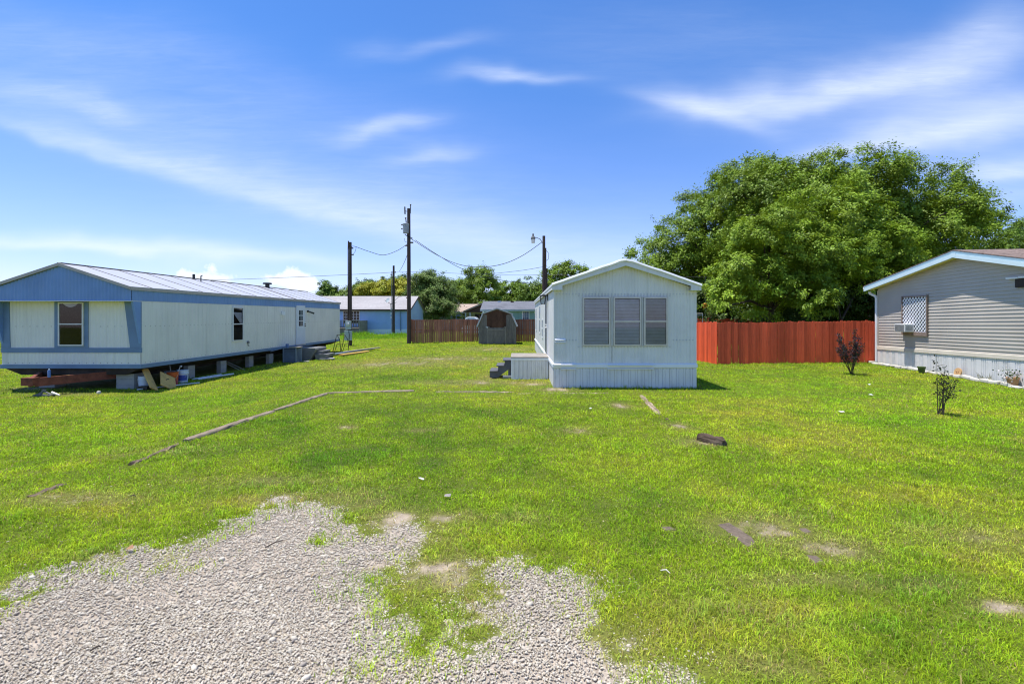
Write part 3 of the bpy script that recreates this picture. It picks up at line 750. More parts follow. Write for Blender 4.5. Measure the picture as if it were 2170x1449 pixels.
def tree(name, label, cat, base, lobes, nclump, nleaf, leaf, col, trunk_r, seed, group=None, clump_r=.9, sprays=0, droop=.35, limbs=10, bark='bark', warm=.0, parent=None):
    """lobes: list of (cx,cy,cz,rx,ry,rz) in world metres that make up the crown's volume"""
    rng = np.random.default_rng(seed)
    root = thing(name, label, cat, base, group)
    lob = np.array(lobes, float); wts = (lob[:, 3] * lob[:, 5]); wts = wts / wts.sum()
    # clump centres near each lobe's shell
    per = 13; nb = max(16, int(nclump * 2.3) // per); nclump = nb * per
    ci = rng.choice(len(lob), nb, p=wts)
    db = unit(rng.normal(size=(nb, 3))); db[:, 2] = np.where(db[:, 2] < -.3, -db[:, 2] * .6, db[:, 2]); db = unit(db)
    r = .42 + .58 * ((np.arange(nb) * .618034 + rng.random(nb) * .15) % 1.0) ** .55
    BC = lob[ci, :3] + db * r[:, None] * lob[ci, 3:]
    br_ = clump_r * (1.05 + .95 * rng.random(nb))
    kb = np.repeat(np.arange(nb), per)
    d = unit(rng.normal(size=(nclump, 3)) + db[kb] * .65 + np.array([0, 0, .55]))
    CC = BC[kb] + d * (br_[kb] * (.75 + .3 * rng.random(nclump)))[:, None] * np.array([1.1, 1.1, .88])
    CC[:, 2] -= .12 * br_[kb] * (1 - d[:, 2]) ** 1.5
    CC[:, 2] = np.maximum(CC[:, 2], base[2] + .35)
    cr = clump_r * (.36 + .42 * rng.random(nclump))
    ctone = (.80 + .40 * rng.random(nb))[kb] * (.82 + .36 * rng.random(nclump)); cw = .5 * rng.random(nb)[kb] + .5 * rng.random(nclump)
    nleaf = int(nleaf * .92); n = nclump * nleaf; k = np.repeat(np.arange(nclump), nleaf)
    off = rng.normal(size=(n, 3)) * .40
    out = d[k]
    off = off * np.array([1, 1, .75]) + out * (np.abs(rng.normal(size=(n, 1))) * .35)
    off[:, 2] -= droop * (np.hypot(off[:, 0], off[:, 1])) ** 1.5 * .5
    P = CC[k] + off * cr[k][:, None]
    P[:, 2] = np.maximum(P[:, 2], base[2] + .05)
    Nn = unit(np.array([0, 0, .5]) + out * .9 + rng.normal(size=(n, 3)) * .42)
    T = unit(out + rng.normal(size=(n, 3)) * .8 + np.array([0, 0, -.35]))
    c = np.array(col)[None] * ctone[k][:, None] * (.75 + .5 * rng.random(n))[:, None]
    wv = (cw[k] * .7 + .3 * rng.random(n)) * (.35 + warm)
    c = c * (1 + wv[:, None] * np.array([.75, .30, -.25]))
    ls = leaf * .92 * (.6 + .8 * rng.random(n))
    parts = [leaf_quads(P, Nn, T, ls, ls * .55, c, rng)]
    twig = MB()
    if sprays:
        si = rng.choice(nclump, sprays // 2)
        for s in si:
            dd = d[s] * np.array([1, 1, .6]) + rng.normal(size=3) * .3 + np.array([0, 0, .05]); dd /= np.linalg.norm(dd)
            L_ = clump_r * (.9 + .9 * rng.random()); m = 44
            t = rng.random(m) ** .8; pp = CC[s] + dd * (t * L_)[:, None]; pp[:, 2] -= .12 * L_ * t ** 2
            pp = pp + rng.normal(size=(m, 3)) * clump_r * .10
            nn = unit(np.array([0, 0, .8]) + rng.normal(size=(m, 3)) * .6)
            tt = unit(dd + rng.normal(size=(m, 3)) * .9)
            l_ = leaf * .8 * (.6 + .6 * rng.random(m))
            parts.append(leaf_quads(pp, nn, tt, l_, l_ * .55, np.array(col)[None] * (.65 + .5 * rng.random((m, 1))), rng))
            q = CC[s]
            twig.tube([q, q + dd * L_ * .5, q + dd * L_ - np.array([0, 0, .12 * L_])], [.02, .014, .006], 4, False)
    V, l, s_, cc = join_arrays(parts)
    npmesh('crown', V, l, s_, M['leaf'], root, cc)
    tb = MB(); b = Vector(base); ctr = Vector(lob[:, :3].mean(0)); topz = max(q[2] for q in lob)
    fork = b.lerp(Vector((ctr.x, ctr.y, topz)), .34)
    tb.tube([b + Vector((0, 0, -.1)), b.lerp(fork, .5) + Vector((.05, .03, 0)), fork], [trunk_r * 1.3, trunk_r, trunk_r * .8], 9)
    for i in range(max(4, int(limbs * .6))):
        e = Vector(CC[int(rng.integers(nclump))]); m1 = fork.lerp(e, .45) + Vector((0, 0, .08 * (e - fork).length))
        tb.tube([fork - Vector((0, 0, .15)), m1, e], [trunk_r * .55, trunk_r * .3, trunk_r * .08], 6, False)
    tb.v += [];
    tb.build('trunk', M[bark], root, True)
    return root
# ------------------------------------------------------------------ building helpers
def cal(f): return f if callable(f) else (lambda u: f)
def ribs(mb, F, u0, u1, vb, vt, pitch, prof, d0=0, extra=()):
    """a sheet of ribbed siding on wall plane F between heights vb(u) and vt(u)"""
    vb = cal(vb); vt = cal(vt); pts = []
    k = math.floor(u0 / pitch) - 1
    while k * pitch < u1:
        for fr, dp in prof: pts.append((k * pitch + fr * pitch, dp))
        k += 1
    us = np.array([p[0] for p in pts]); ds = np.array([p[1] for p in pts])
    cut = sorted(set([u0, u1] + [e for e in extra if u0 < e < u1] + [u for u in us if u0 < u < u1]))
    vs = []; fs = []
    for u in cut:
        d = d0 + float(np.interp(u, us, ds)); vs += [F.p(u, vb(u), d), F.p(u, vt(u), d)]
    for i in range(len(cut) - 1):
        fs.append((2 * i, 2 * i + 2, 2 * i + 3, 2 * i + 1))
    mb.add(vs, fs)
SINE = [(t / 8, .006 * math.cos(2 * math.pi * t / 8)) for t in range(8)]
RIB = [(0, .005), (.58, .005), (.70, -.004), (.88, -.004)]
SKIRT = [(0, .006), (.86, .006), (.90, -.008), (.96, -.008)]
SKIRT2 = [(0, .006), (.27, .006), (.30, -.008), (.335, -.008), (.36, .006), (.92, .006), (.945, -.008), (.975, -.008)]

def window(F, u0, u1, v0, v1, parent, fw=.045, d=.045, mid=True, frame='alu', blind=None, glass='glass', sash=True):
    mb = MB(); vm = (v0 + v1) / 2
    mb.fbox(F, u0, u0 + fw, v0, v1, 0, d); mb.fbox(F, u1 - fw, u1, v0, v1, 0, d)
    mb.fbox(F, u0 + fw, u1 - fw, v1 - fw, v1, 0, d); mb.fbox(F, u0 + fw, u1 - fw, v0, v0 + fw, 0, d)
    if mid: mb.fbox(F, u0 + fw, u1 - fw, vm - fw * .45, vm + fw * .45, .002, d + .006)
    o = mb.build('window', M[frame], parent)
    g = MB(); g.quad(F.p(u0 + fw, v0 + fw, d * .62), F.p(u1 - fw, v0 + fw, d * .62), F.p(u1 - fw, v1 - fw, d * .62), F.p(u0 + fw, v1 - fw, d * .62))
    g.build('pane', M[glass], o)
    b = MB(); b.quad(F.p(u0 + fw, v0 + fw, .008), F.p(u1 - fw, v0 + fw, .008), F.p(u1 - fw, v1 - fw, .008), F.p(u0 + fw, v1 - fw, .008))
    b.build('dark_interior', M['interior'], o)
    if blind:
        s = MB(); z = v0 + fw + .006; P_ = .043
        while z < v1 - fw - .05:
            s.hexa([F.p(u0 + fw + .01, z, .010), F.p(u1 - fw - .01, z, .010), F.p(u1 - fw - .01, z + .004, .026), F.p(u0 + fw + .01, z + .004, .026),
                    F.p(u0 + fw + .01, z + .036, .010), F.p(u1 - fw - .01, z + .036, .010), F.p(u1 - fw - .01, z + .039, .014), F.p(u0 + fw + .01, z + .039, .014)])
            z += P_
        s.build('blind', M[blind], o)
    return o

# =================================================================== LEFT MOBILE HOME (blue and cream)
XR, XL, XC = -11.6, -15.86, -13.73
YF, YB = 14.5, 30.6
EZ, RZ = 2.98, 3.70
LH = thing('mobile_home', 'long cream mobile home with blue gable, blue eave band and pale metal roof, open underneath', 'mobile home', (XC, 22, 0))
FF = Face((0, YF, 0), (1, 0, 0), (0, -1, 0)); FS = Face((XR, 0, 0), (0, 1, 0), (1, 0, 0)); FL = Face((XL, 0, 0), (0, 1, 0), (-1, 0, 0))
FB = Face((0, YB, 0), (1, 0, 0), (0, 1, 0)); FG = Face((0, 14.13, 0), (1, 0, 0), (0, -1, 0))
gab = lambda u: RZ - .05 - (RZ - EZ) * abs(u - XC) / (XR - XC)
wall = MB()
ribs(wall, FF, XL, XR, 1.17, 2.61, .1085, SINE)
ribs(wall, FF, XL, XR, .655, 1.02, .1085, SINE, .012)
ribs(wall, FS, YF, YB, .655, 2.61, .2, RIB)
ribs(wall, FL, YF, YB, .655, 2.61, .2, RIB)
ribs(wall, FB, XL, XR, .655, gab, .2, RIB, 0, (XC,))
LHW = wall.build('wall', M['pale_siding'], LH)
bl = MB()
ribs(bl, FG, XL, XR, 2.606, gab, .1085, SINE, 0, (XC,))
ribs(bl, FS, 14.13, YB, 2.606, EZ, .2, RIB, .012)
ribs(bl, FL, 14.13, YB, 2.606, EZ, .2, RIB, .012)
bl.build('gable_band', M['blue_siding'], LH)
lip = MB(); lip.box(XL - .01, XR + .015, 14.10, 14.5, 2.585, 2.603); lip.build('soffit', M['alu_white'], LH)
tr = MB()
tr.box(XL - .02, XR + .02, YF - .03, YF + .02, 1.02, 1.17)                       # rail under the window
tr.box(XL - .025, XR + .025, YF - .045, YF, .54, .66)                            # bottom trim
tr.box(XR - .01, XR + .028, YF + .003, YB, .54, .658); tr.box(XL - .028, XL + .01, YF + .003, YB, .54, .658)
wl, wr = at(112, 700, YF - .06).x, at(186, 700, YF).x
tr.box(at(117, 700, YF).x, at(127, 700, YF).x, YF - .028, YF + .01, 1.172, 2.58); tr.box(at(180, 700, YF).x, at(188, 700, YF).x, YF - .028, YF + .01, 1.172, 2.58)
tr.box(at(127, 700, YF).x, at(180, 700, YF).x, YF - .027, YF + .01, 1.172, 1.235)
tr.box(at(127, 700, YF).x, at(180, 700, YF).x, YF - .027, YF + .01, 2.565, 2.583)
x1, x2 = at(265, 700, YF).x, at(277, 700, YF).x                                     # slanted corner boards
tr.prism([(x1, 2.583), (x2, 1.173), (XR + .012, 1.173), (XR + .012, 2.583)], lambda a, b: (a, YF - .03, b), lambda a, b: (a, YF + .01, b))
x1, x2 = at(21, 700, YF).x, at(23, 700, YF).x
tr.prism([(x1, 2.583), (x2, 1.173), (XL - .012, 1.173), (XL - .012, 2.583)], lambda a, b: (a, YF - .03, b), lambda a, b: (a, YF + .01, b))
tr.build('trim', M['blue_trim'], LH)
for X, s in ((XR, 1), (XL, -1)):
    wg = MB(); wg.prism([(14.18, 2.584), (YF - .031, 2.584), (YF - .031, 1.30)], lambda a, b, X=X, s=s: (X + s * .014, a, b), lambda a, b, X=X, s=s: (X - s * .05, a, b))
    wg.build('wing_panel', M['blue_siding'], LH)
rf = MB()
ov = .03
rf.prism([(XL - ov, EZ - .03), (XL - ov, EZ + .04), (XC, RZ + .03), (XR + ov, EZ + .04), (XR + ov, EZ - .03), (XC, RZ - .045)], lambda a, b: (a, 14.10, b), lambda a, b: (a, YB + .05, b))
rf.build('roof', M['metal_roof'], LH)
et = MB()
sl_ = (RZ - EZ) / (XR - XC)
for s, X in ((1, XR), (-1, XL)):
    et.box(min(X + s * ov, X + s * (ov + .03)), max(X + s * ov, X + s * (ov + .03)), 14.07, YB + .05, EZ - .06, EZ + .045)
    et.prism([(XC, RZ - .055), (XC, RZ + .036), (X + s * (ov), EZ + .046), (X + s * (ov), EZ - .045)], lambda a, b: (a, 14.06, b), lambda a, b: (a, 14.098, b))
et.build('roof_trim', M['tan_trim'], LH)
sm = MB(); y = 14.9
while y < YB:
    h = .012; wd = .034
    if abs(y - 24.5) < .5: y += 1.19; continue
    for s, X in ((1, XR), (-1, XL)):
        sm.beam((XC, y, RZ + .034), (X + s * ov, y, EZ + .044), wd, .016, (0, 0, 1))
    y += 1.19
sm.box(XC - .07, XC + .07, 14.1, YB, RZ + .026, RZ + .045)
sm.beam((XC, 24.6, RZ + .04), (XR + ov, 24.5, EZ + .05), .16, .025)
sm.build('roof_seam', M['seam'], LH)
v = MB(); p = (XC + .1, 19.8, RZ); v.tube([p, (p[0], p[1], p[2] + .2)], .05, 8); v.build('vent_pipe', M['black'], LH, True); v = MB(); v.tube([(p[0] + .3, p[1], RZ - .1), (p[0] + .3, p[1], RZ + .12), (p[0] + .36, p[1], RZ + .15)], .022, 6)
v.build('vent_pipe', M['black'], LH, True)
v = MB(); v.tube([(XC + .1, 25.6, RZ - .05), (XC + .1, 25.6, RZ + .17)], .11, 10); v.tube([(XC + .1, 25.6, RZ + .17), (XC + .1, 25.6, RZ + .25)], [.23, .21], 12)
v.build('flue_cap', M['black'], LH, True)
# front window, side window, door
FW = Face((0, YF - .02, 0), (1, 0, 0), (0, -1, 0))
w_ = window(FW, at(127, 0, YF).x, at(180, 0, YF).x, 1.235, 2.56, LH, .035, .05, True, 'alu_white', None, 'glass_dark')
cb = MB(); xc0, xc1 = at(135, 0, YF).x, at(168, 0, YF).x
n_ = 14
for i in range(n_):
    a0 = i / n_; a1 = (i + 1) / n_
    q0 = 2.535 - .12 * math.sin(math.pi * a0) ** .8; q1 = 2.535 - .12 * math.sin(math.pi * a1) ** .8
    cb.quad(FW.p(xc0 + (xc1 - xc0) * a0, q0, .015), FW.p(xc0 + (xc1 - xc0) * a1, q1, .015), FW.p(xc0 + (xc1 - xc0) * a1, 2.54, .015), FW.p(xc0 + (xc1 - xc0) * a0, 2.54, .015))
cb.build('curtain', M['blind'], w_)
FSW = Face((XR + .006, 0, 0), (0, 1, 0), (1, 0, 0))
w_ = window(FSW, 19.08, 19.82, 1.12, 2.52, LH, .045, .05, True, 'alu_white', None, 'glass')
cb = MB(); cb.add([FSW.p(19.13, 2.30, .013), FSW.p(19.62, 1.86, .013), FSW.p(19.74, 1.86, .013), FSW.p(19.74, 2.30, .013)], [(0, 1, 2, 3)]); cb.build('curtain', M['blind'], w_)
d_ = MB(); d_.fbox(FSW, 24.55, 25.55, .665, 2.71, .0, .045); do = d_.build('door', M['door_white'], LH, bevel=.006)
dl = MB()
for i in range(3):
    for j in range(3):
        dl.fbox(FSW, 24.82 + i * .15, 24.82 + i * .15 + .115, 1.62 + j * .29, 1.62 + j * .29 + .25, .046, .05)
dl.build('pane', M['pane_dark'], do)
kn = MB(); kn.tube([FSW.p(25.47, 1.72, .045), FSW.p(25.47, 1.72, .09)], [.02, .035], 8); kn.tube([FSW.p(25.47, 1.62, .045), FSW.p(25.47, 1.62, .1)], [.015, .035], 8)
kn.build('handle', M['black'], do, True)
db = MB(); db.fbox(FSW, 24.52, 25.58, .62, .664, 0, .06); db.build('door_sill', M['alu'], do)
lm = MB(); lm.fbox(FSW, 25.85, 25.98, 2.36, 2.46, 0, .06); lm.tube([FSW.p(25.95, 2.40, .05), FSW.p(26.25, 2.30, .2)], [.03, .05], 8); lm.build('wall_lamp', M['black'], LH, True)
bx = MB(); bx.fbox(FSW, 23.0, 23.3, 2.2, 2.36, 0, .07); bx.build('junction_box', M['white_paint'], LH)
vt_ = MB(); vt_.tube([FSW.p(20.2, 1.02, 0), FSW.p(20.2, 1.02, .05)], [.07, .055], 10); vt_.tube([FSW.p(20.2, .93, 0), FSW.p(20.2, .86, .06)], .016, 6); vt_.build('hose_tap', M['dark_concrete'], LH, True)
sc = MB()
for z in (1.82, .70):
    x = XL + .2
    while x < XR - .1:
        if z < 1 or not (wl + .2 < x < wr + .2): sc.box(x, x + .014, YF - .022, YF - .005, z, z + .014)
        x += .217
    y = YF + .15
    while y < YB: sc.box(XR + .004, XR + .012, y, y + .016, z, z + .016); y += .2
merge_into(LHW, sc, M['seam'])
# underside
un = MB()
un.prism([(XL + .03, .54), (XL + .55, .34), (XR - .5, .34), (XR - .03, .54)], lambda a, b: (a, YF + .03, b), lambda a, b: (a, YB - .1, b))
un.build('undercarriage', M['belly'], LH)
th = MB()
for s in (1, -1):
    th.beam((XC + s * .06 - .02, 13.35, .27), (XC + s * 1.35, 15.0, .33), .09, .24)
    cb_ = MB(); cb_.beam((XC + s * 1.35, 15.0, .30), (XC + s * 1.35, YB - .4, .30), .1, .22); cb_.build('chassis_beam', M['belly'], LH)
th.box(XC - .22, XC + .12, 13.22, 13.42, .19, .41)
th.build('tow_hitch', M['rust'], LH)
wh = MB()
for Y in (26.4, 27.35):
    wh.tube([(XR - .62, Y, .28), (XR - .60, Y, .28), (XR - .38, Y, .28), (XR - .36, Y, .28)], [.30, .40, .40, .30], 18)
wh.build('wheel', M['tyre'], LH, True)
nograss_rect(XL + .5, XR - .25, 14.7, YB)

def pier(x, y, sx, sy, label):
    b = MB(); z0 = gz(x, y) - .03; top = .35; h = (top - z0) / 3
    for k in range(3):
        b.box(x - sx / 2 + .004 * (k % 2), x + sx / 2 + .004 * (k % 2), y - sy / 2, y + sy / 2, z0 + k * h + .003, z0 + (k + 1) * h)
    o = b.build('block_pier', M['concrete'], None, bevel=.006)
    return tag(o, label, 'block pier', 'concrete block piers under the blue gabled mobile home')
pier(-12.23, 14.86, .55, .4, 'wide concrete block pier just right of the rusty tow hitch')
pier(-15.0, 15.2, .5, .4, 'shaded concrete block pier behind the tip of the rusty tow hitch')
for x, y, l in ((-11.97, 17.15, 'pale concrete block pier right behind the blue and white bucket'), (-11.93, 18.95, 'concrete block pier with thin sticks leaning beside it'),
                (-12.1, 21.2, 'concrete block pier between the leaning sticks and the air conditioner'), (-11.9, 22.55, 'concrete block pier nearest the grey air conditioner')):
    pier(x, y, .17, .36, l)
# things under and beside it
def bucket(x, y, r, h, m, label, name='bucket', lab=None, handle=True):
    z = gz(x, y); t = thing(name, label, 'bucket', (x, y, z), 'plastic buckets under the blue gabled mobile home')
    b = MB(); b.lathe((x, y, z), [(.0, 0), (r * .84, 0), (r * .95, h * .72), (r * 1.05, h * .72), (r * 1.05, h * .78), (r * .97, h * .79), (r * .99, h * .97), (r * 1.06, h * .97), (r * 1.06, h), (r * .93, h), (r * .80, .02), (0, .02)], 20)
    b.build('body', M[m], t, True)
    if lab:
        l = MB(); vs = []; n = 10
        for i in range(n + 1):
            a = -1.9 + 1.9 * i / n
            for zz, rr in ((.2, .885), (.62, .945)): vs.append((x + math.cos(a) * r * rr * 1.012, y + math.sin(a) * r * rr * 1.012, z + h * zz))
        l.add(vs, [(2 * i, 2 * i + 2, 2 * i + 3, 2 * i + 1) for i in range(n)]); l.build('label_patch', M[lab], t)
    if handle:
        hd = MB(); pts = [(x + math.cos(a) * r * 1.08, y - r * .55 * math.sin(a) - .02, z + h * .75 - r * 1.1 * math.sin(a)) for a in np.linspace(0, math.pi, 9)]
        hd.tube(pts, .006, 5); hd.build('handle', M['alu'], t)
    return t
bucket(-11.72, 14.78, .165, .40, 'bucket_white', 'white plastic bucket beside the wide concrete pier and leaning plank')
bucket(-11.95, 16.15, .16, .38, 'bucket_white', 'white plastic bucket half hidden behind the leaning yellow plank', handle=False)
bucket(-11.53, 15.72, .17, .41, 'bucket_orange', 'orange plastic bucket holding tool handles')
bucket(-11.47, 16.12, .165, .43, 'bucket_white', 'white plastic bucket with blue label next to the orange bucket', lab='bucket_label')
tl = thing('tool_handles', 'two thin tool handles standing in the orange bucket', 'tools', (-11.53, 15.72, .0))
b = MB(); b.tube([(-11.53, 15.72, 0), (-11.72, 15.85, .50)], .013, 6); b.build('handle', M['plank_grey'], tl)
b = MB(); b.tube([(-11.50, 15.75, 0), (-11.40, 15.9, .44)], .013, 6); b.tube([(-11.40, 15.9, .44), (-11.36, 15.9, .46)], .03, 6); b.build('handle', M['alu'], tl)
rj = MB(); x, y = -11.33, 15.6; z = gz(x, y); rj.lathe((x, y, z), [(0, 0), (.055, 0), (.055, .13), (.02, .17), (.02, .2), (0, .2)], 10)
tag(rj.build('bottle', M['red_plastic'], None, True), 'small red bottle in front of the orange bucket', 'bottle')
rj = MB(); x, y = -11.55, 14.55; z = gz(x, y); rj.box(x - .13, x + .16, y - .08, y + .08, z, z + .12)
tag(rj.build('toolbox', M['black'], None, bevel=.01), 'small black toolbox at the foot of the white bucket', 'toolbox')
pk = MB(); pk.beam((-11.85, 14.95, .50), (-11.08, 14.35, -.08), .26, .035, (.3, .5, 1)); tag(pk.build('plank', M['plank'], None, bevel=.004), 'yellow plank leaning from the blue gabled home down to the grass', 'plank')
pk = MB(); pk.beam((-11.42, 15.35, .23), (-10.92, 14.72, -.10), .48, .03, (.4, .5, 1)); po = pk.build('board', M['plank'], None, bevel=.004)
tag(po, 'short wide yellow board propped against the buckets', 'board')
hk = MB(); hk.tube([(-11.15 + .05 * math.cos(a), 15.0 - .02 + .03 * math.sin(a), .10 + .055 * math.sin(a)) for a in np.linspace(.6, 5.2, 10)], .009, 5); tag(hk.build('hook', M['black'], None), 'small black hook lying on the yellow board', 'hook')
for i, (a, b_, r, l) in enumerate((((-11.35, 16.7, -.09), (-11.0, 18.2, -.08), .03, 'white pipe lying nearest the grass edge under the blue gabled home'), ((-11.55, 16.7, -.09), (-11.35, 18.0, -.08), .025, 'white pipe lying behind the outer white pipe'),
                              ((-11.6, 14.35, -.09), (-10.75, 15.9, -.095), .018, 'thin white pipe lying in front of the buckets'))):
    pp = MB(); pp.tube([a, b_], r, 8); tag(pp.build('pipe', M['pvc'], None, True), l, 'pipe', 'white pipes under the blue gabled home')
for i, (a, b_, l) in enumerate((((-11.85, 19.2, .28), (-11.35, 19.55, -.08), 'long thin stick leaning by the concrete pier'), ((-11.9, 19.2, .22), (-11.5, 19.45, -.08), 'short thin stick leaning by the concrete pier'))):
    pp = MB(); pp.tube([a, b_], .012, 6); tag(pp.build('stick', M['plank_grey'], None), l, 'stick', 'sticks leaning under the blue gabled home')
cn = thing('spray_can', 'blue spray can standing on the rusty tow hitch', 'spray can', (-13.45, 13.52, .39))
b = MB(); b.lathe((-13.45, 13.52, .39), [(0, 0), (.036, 0), (.036, .19), (.028, .21), (0, .21)], 14); b.build('body', M['can_blue'], cn, True)
b = MB(); b.lathe((-13.45, 13.52, .60), [(0, 0), (.016, 0), (.016, .035), (0, .035)], 10); b.build('cap', M['paper'], cn, True)
jk = thing('scissor_jack', 'old metal jack lying under the rusty tow hitch', 'jack', (-13.4, 13.4, gz(-13.4, 13.4)))
z = gz(-13.4, 13.4) + .02
b = MB(); b.box(-13.75, -13.25, 13.35, 13.5, z, z + .03); b.beam((-13.7, 13.42, z + .03), (-13.45, 13.42, z + .15), .04, .02); b.beam((-13.3, 13.42, z + .03), (-13.55, 13.42, z + .15), .04, .02); b.tube([(-13.6, 13.42, z + .02), (-13.5, 13.42, z + .17)], .03, 8); b.build('frame', M['dark_concrete'], jk)
b = MB(); b.tube([(-13.25, 13.4, z + .09), (-12.98, 13.35, z + .02)], [.035, .02], 8); b.build('handle', M['alu'], jk, True)
stn = MB(); stn.lathe((-12.32, 13.85, gz(-12.32, 13.85)), [(0, 0), (.05, 0), (.055, .04), (.03, .08), (0, .085)], 8); tag(stn.build('stone', M['stone_white'], None, True), 'small pale stone in the grass before the wide concrete pier', 'stone')

# air conditioner
AC = thing('air_conditioner', 'slate grey louvred air conditioner standing beside the blue gabled home', 'air conditioner', (-11.15, 23.3, -.17))
x0, x1, y0, y1, z0, z1 = -11.5, -10.84, 23.0, 23.62, -.17, .60
b = MB(); b.box(x0 + .03, x1 - .03, y0 + .03, y1 - .03, z0, z1 - .03); b.build('core', M['dark'], AC)
b = MB()
for X in (x0, x1 - .05):
    for Y in (y0, y1 - .05): b.box(X, X + .05, Y, Y + .05, z0, z1 - .03)
b.box(x0, x1, y0, y1, z1 - .028, z1); b.box(x0 - .002, x1 + .002, y0 - .002, y1 + .002, z0 - .02, z0 + .03)
b.build('cabinet', M['ac_grey'], AC, bevel=.004)
b = MB(); k = z0 + .05
while k < z1 - .05:
    for (p0, p1, n) in (((x0 + .052, y0), (x1 - .052, y0), (0, -1)), ((x1, y0 + .052), (x1, y1 - .052), (1, 0))):
        a = Vector((p0[0], p0[1], k)); c = Vector((p1[0], p1[1], k)); nn = Vector((n[0], n[1], 0))
        b.hexa([a - nn * .022, c - nn * .022, c, a, a - nn * .022 + Vector((0, 0, .032)), c - nn * .022 + Vector((0, 0, .032)), c + Vector((0, 0, .018)), a + Vector((0, 0, .018))])
    k += .052
b.build('louvres', M['ac_grey'], AC)
tp = MB(); tp.obox((-10.95, 23.2, .625), (.26, .02, .0), (-.02, .22, 0), (0, 0, .018)); tag(tp.build('board', M['plank_grey'], None, bevel=.004), 'pale board lying flat on the grey air conditioner', 'board')
bucket_s = MB(); bucket_s.lathe((-11.3, 23.05, .604), [(0, 0), (.06, 0), (.075, .19), (.06, .19), (.05, .01), (0, .01)], 12); tag(bucket_s.build('tin', M['can_blue'], None, True), 'blue tin standing on top of the air conditioner', 'tin')
hs_ = MB(); hs_.tube([(-11.52, 21.9, .50), (-11.45, 22.5, .56), (-11.33, 22.98, .70)], .014, 6); tag(hs_.build('cable', M['ac_grey'], None), 'grey cable running from the wall to the air conditioner', 'cable')

# precast concrete steps
ST = thing('concrete_steps', 'dark grey precast concrete steps below the white door', 'steps', (-10.9, 24.9, -.15))
b = MB(); z = -.16
b.prism([(-11.55, z), (-11.55, .50), (-11.5, .52), (-10.45, .50), (-10.42, .44), (-10.72, z)], lambda a, c: (a, 24.2, c), lambda a, c: (a, 25.6, c)); b.build('landing', M['dark_concrete'], ST)
b = MB(); b.prism([(-10.52, .10), (-10.58, .17), (-9.93, .17), (-9.93, .12), (-10.05, -.13), (-10.45, -.13)], lambda a, c: (a, 24.35, c), lambda a, c: (a, 25.5, c))
b.build('tread', M['dark_concrete'], ST)
b = MB(); b.prism([(-10.60, .24), (-10.66, .33), (-10.18, .34), (-10.18, .29), (-10.30, .12), (-10.52, .12)], lambda a, c: (a, 24.5, c), lambda a, c: (a, 25.55, c)); b.build('tread', M['dark_concrete'], ST)
pv = MB(); pv.obox((-9.95, 24.55, -.07), (.33, .04, 0), (-.03, .22, 0), (0, 0, .03)); tag(pv.build('paver', M['concrete'], None, bevel=.008), 'flat concrete paver lying in front of the concrete steps', 'paver')
pv = MB(); pv.obox((-10.55, 23.4, -.115), (.16, .02, 0), (-.02, .1, 0), (0, 0, .03)); tag(pv.build('paver', M['concrete'], None, bevel=.008), 'small concrete paver in the grass at the air conditioner corner', 'paver')
for i, (a, b_, w, m, l) in enumerate((((-10.6, 26.6, -.02), (-9.75, 31.6, -.03), .28, 'ac_grey', 'long grey-blue board lying beside the rear of the blue gabled home'), ((-10.05, 26.6, -.05), (-9.45, 29.6, -.06), .26, 'plank', 'yellowish board lying nearest the grass behind the steps'),
                                 ((-10.35, 28.2, .02), (-9.5, 32.2, .0), .2, 'plank_grey', 'weathered board lying on top of the other boards'))):
    pk = MB(); pk.beam(a, b_, w, .06); tag(pk.build('board', M[m], None, bevel=.004), l, 'board', 'boards on the ground behind the concrete steps')
CF = thing('chair_frame', 'bare rusty metal chair frame at the far end of the blue gabled home', 'chair frame', (-11.0, 29.3, -.1))
b = MB(); z = -.1
for X in (-11.25, -10.75):
    b.tube([(X - .18, 29.0, z), (X - .02, 29.1, z + .85), (X + .02, 29.15, z + 1.08), (X + .16, 29.25, z + .8), (X + .22, 29.3, z)], .02, 6)
    b.tube([(X - .3, 29.6, z), (X - .1, 29.5, z + .5), (X + .15, 29.3, z + .5)], .018, 6)
b.tube([(-11.23, 29.15, z + 1.08), (-10.73, 29.15, z + 1.08)], .018, 6); b.tube([(-11.25, 29.3, z + .5), (-10.6, 29.3, z + .5)], .018, 6); b.tube([(-11.4, 29.0, z + .02), (-10.5, 29.3, z + .02)], .015, 6)
b.build('frame', M['house_brown'], CF, True)

# =================================================================== CENTRE MOBILE HOME (white)
CX0, CX1, CY0, CY1 = 1.06, 5.30, 14.1, 30.3
CC_, CE, CR = 3.16, 3.06, 3.80
CH = thing('mobile_home', 'narrow white mobile home with three front windows and ribbed skirting', 'mobile home', (3.18, 22, 0))
CF_ = Face((0, CY0, 0), (1, 0, 0), (0, -1, 0)); CL_ = Face((CX0, 0, 0), (0, 1, 0), (-1, 0, 0)); CRr = Face((CX1, 0, 0), (0, 1, 0), (1, 0, 0)); CB_ = Face((0, CY1, 0), (1, 0, 0), (0, 1, 0))
cg = lambda u: CR - .10 - (CR - CE) * abs(u - CC_) / (CX1 - CC_)
wl_ = MB()
sx0, sx1, sy1 = 1.75, 4.58, 2.76
ribs(wl_, CF_, CX0, CX1, .72, 2.80, .097, RIB); ribs(wl_, CF_, CX0, CX1, 2.80, cg, .097, RIB, .006, (CC_,))
ribs(wl_, CL_, CY0, CY1, .72, CE, .4, [(0, .004), (.93, .004), (.95, -.002), (.98, -.002)]); ribs(wl_, CRr, CY0, CY1, .72, CE, .4, RIB); ribs(wl_, CB_, CX0, CX1, .0, cg, .2, RIB, 0, (CC_,))
CHW = wl_.build('wall', M['white_siding'], CH)
sk = MB()
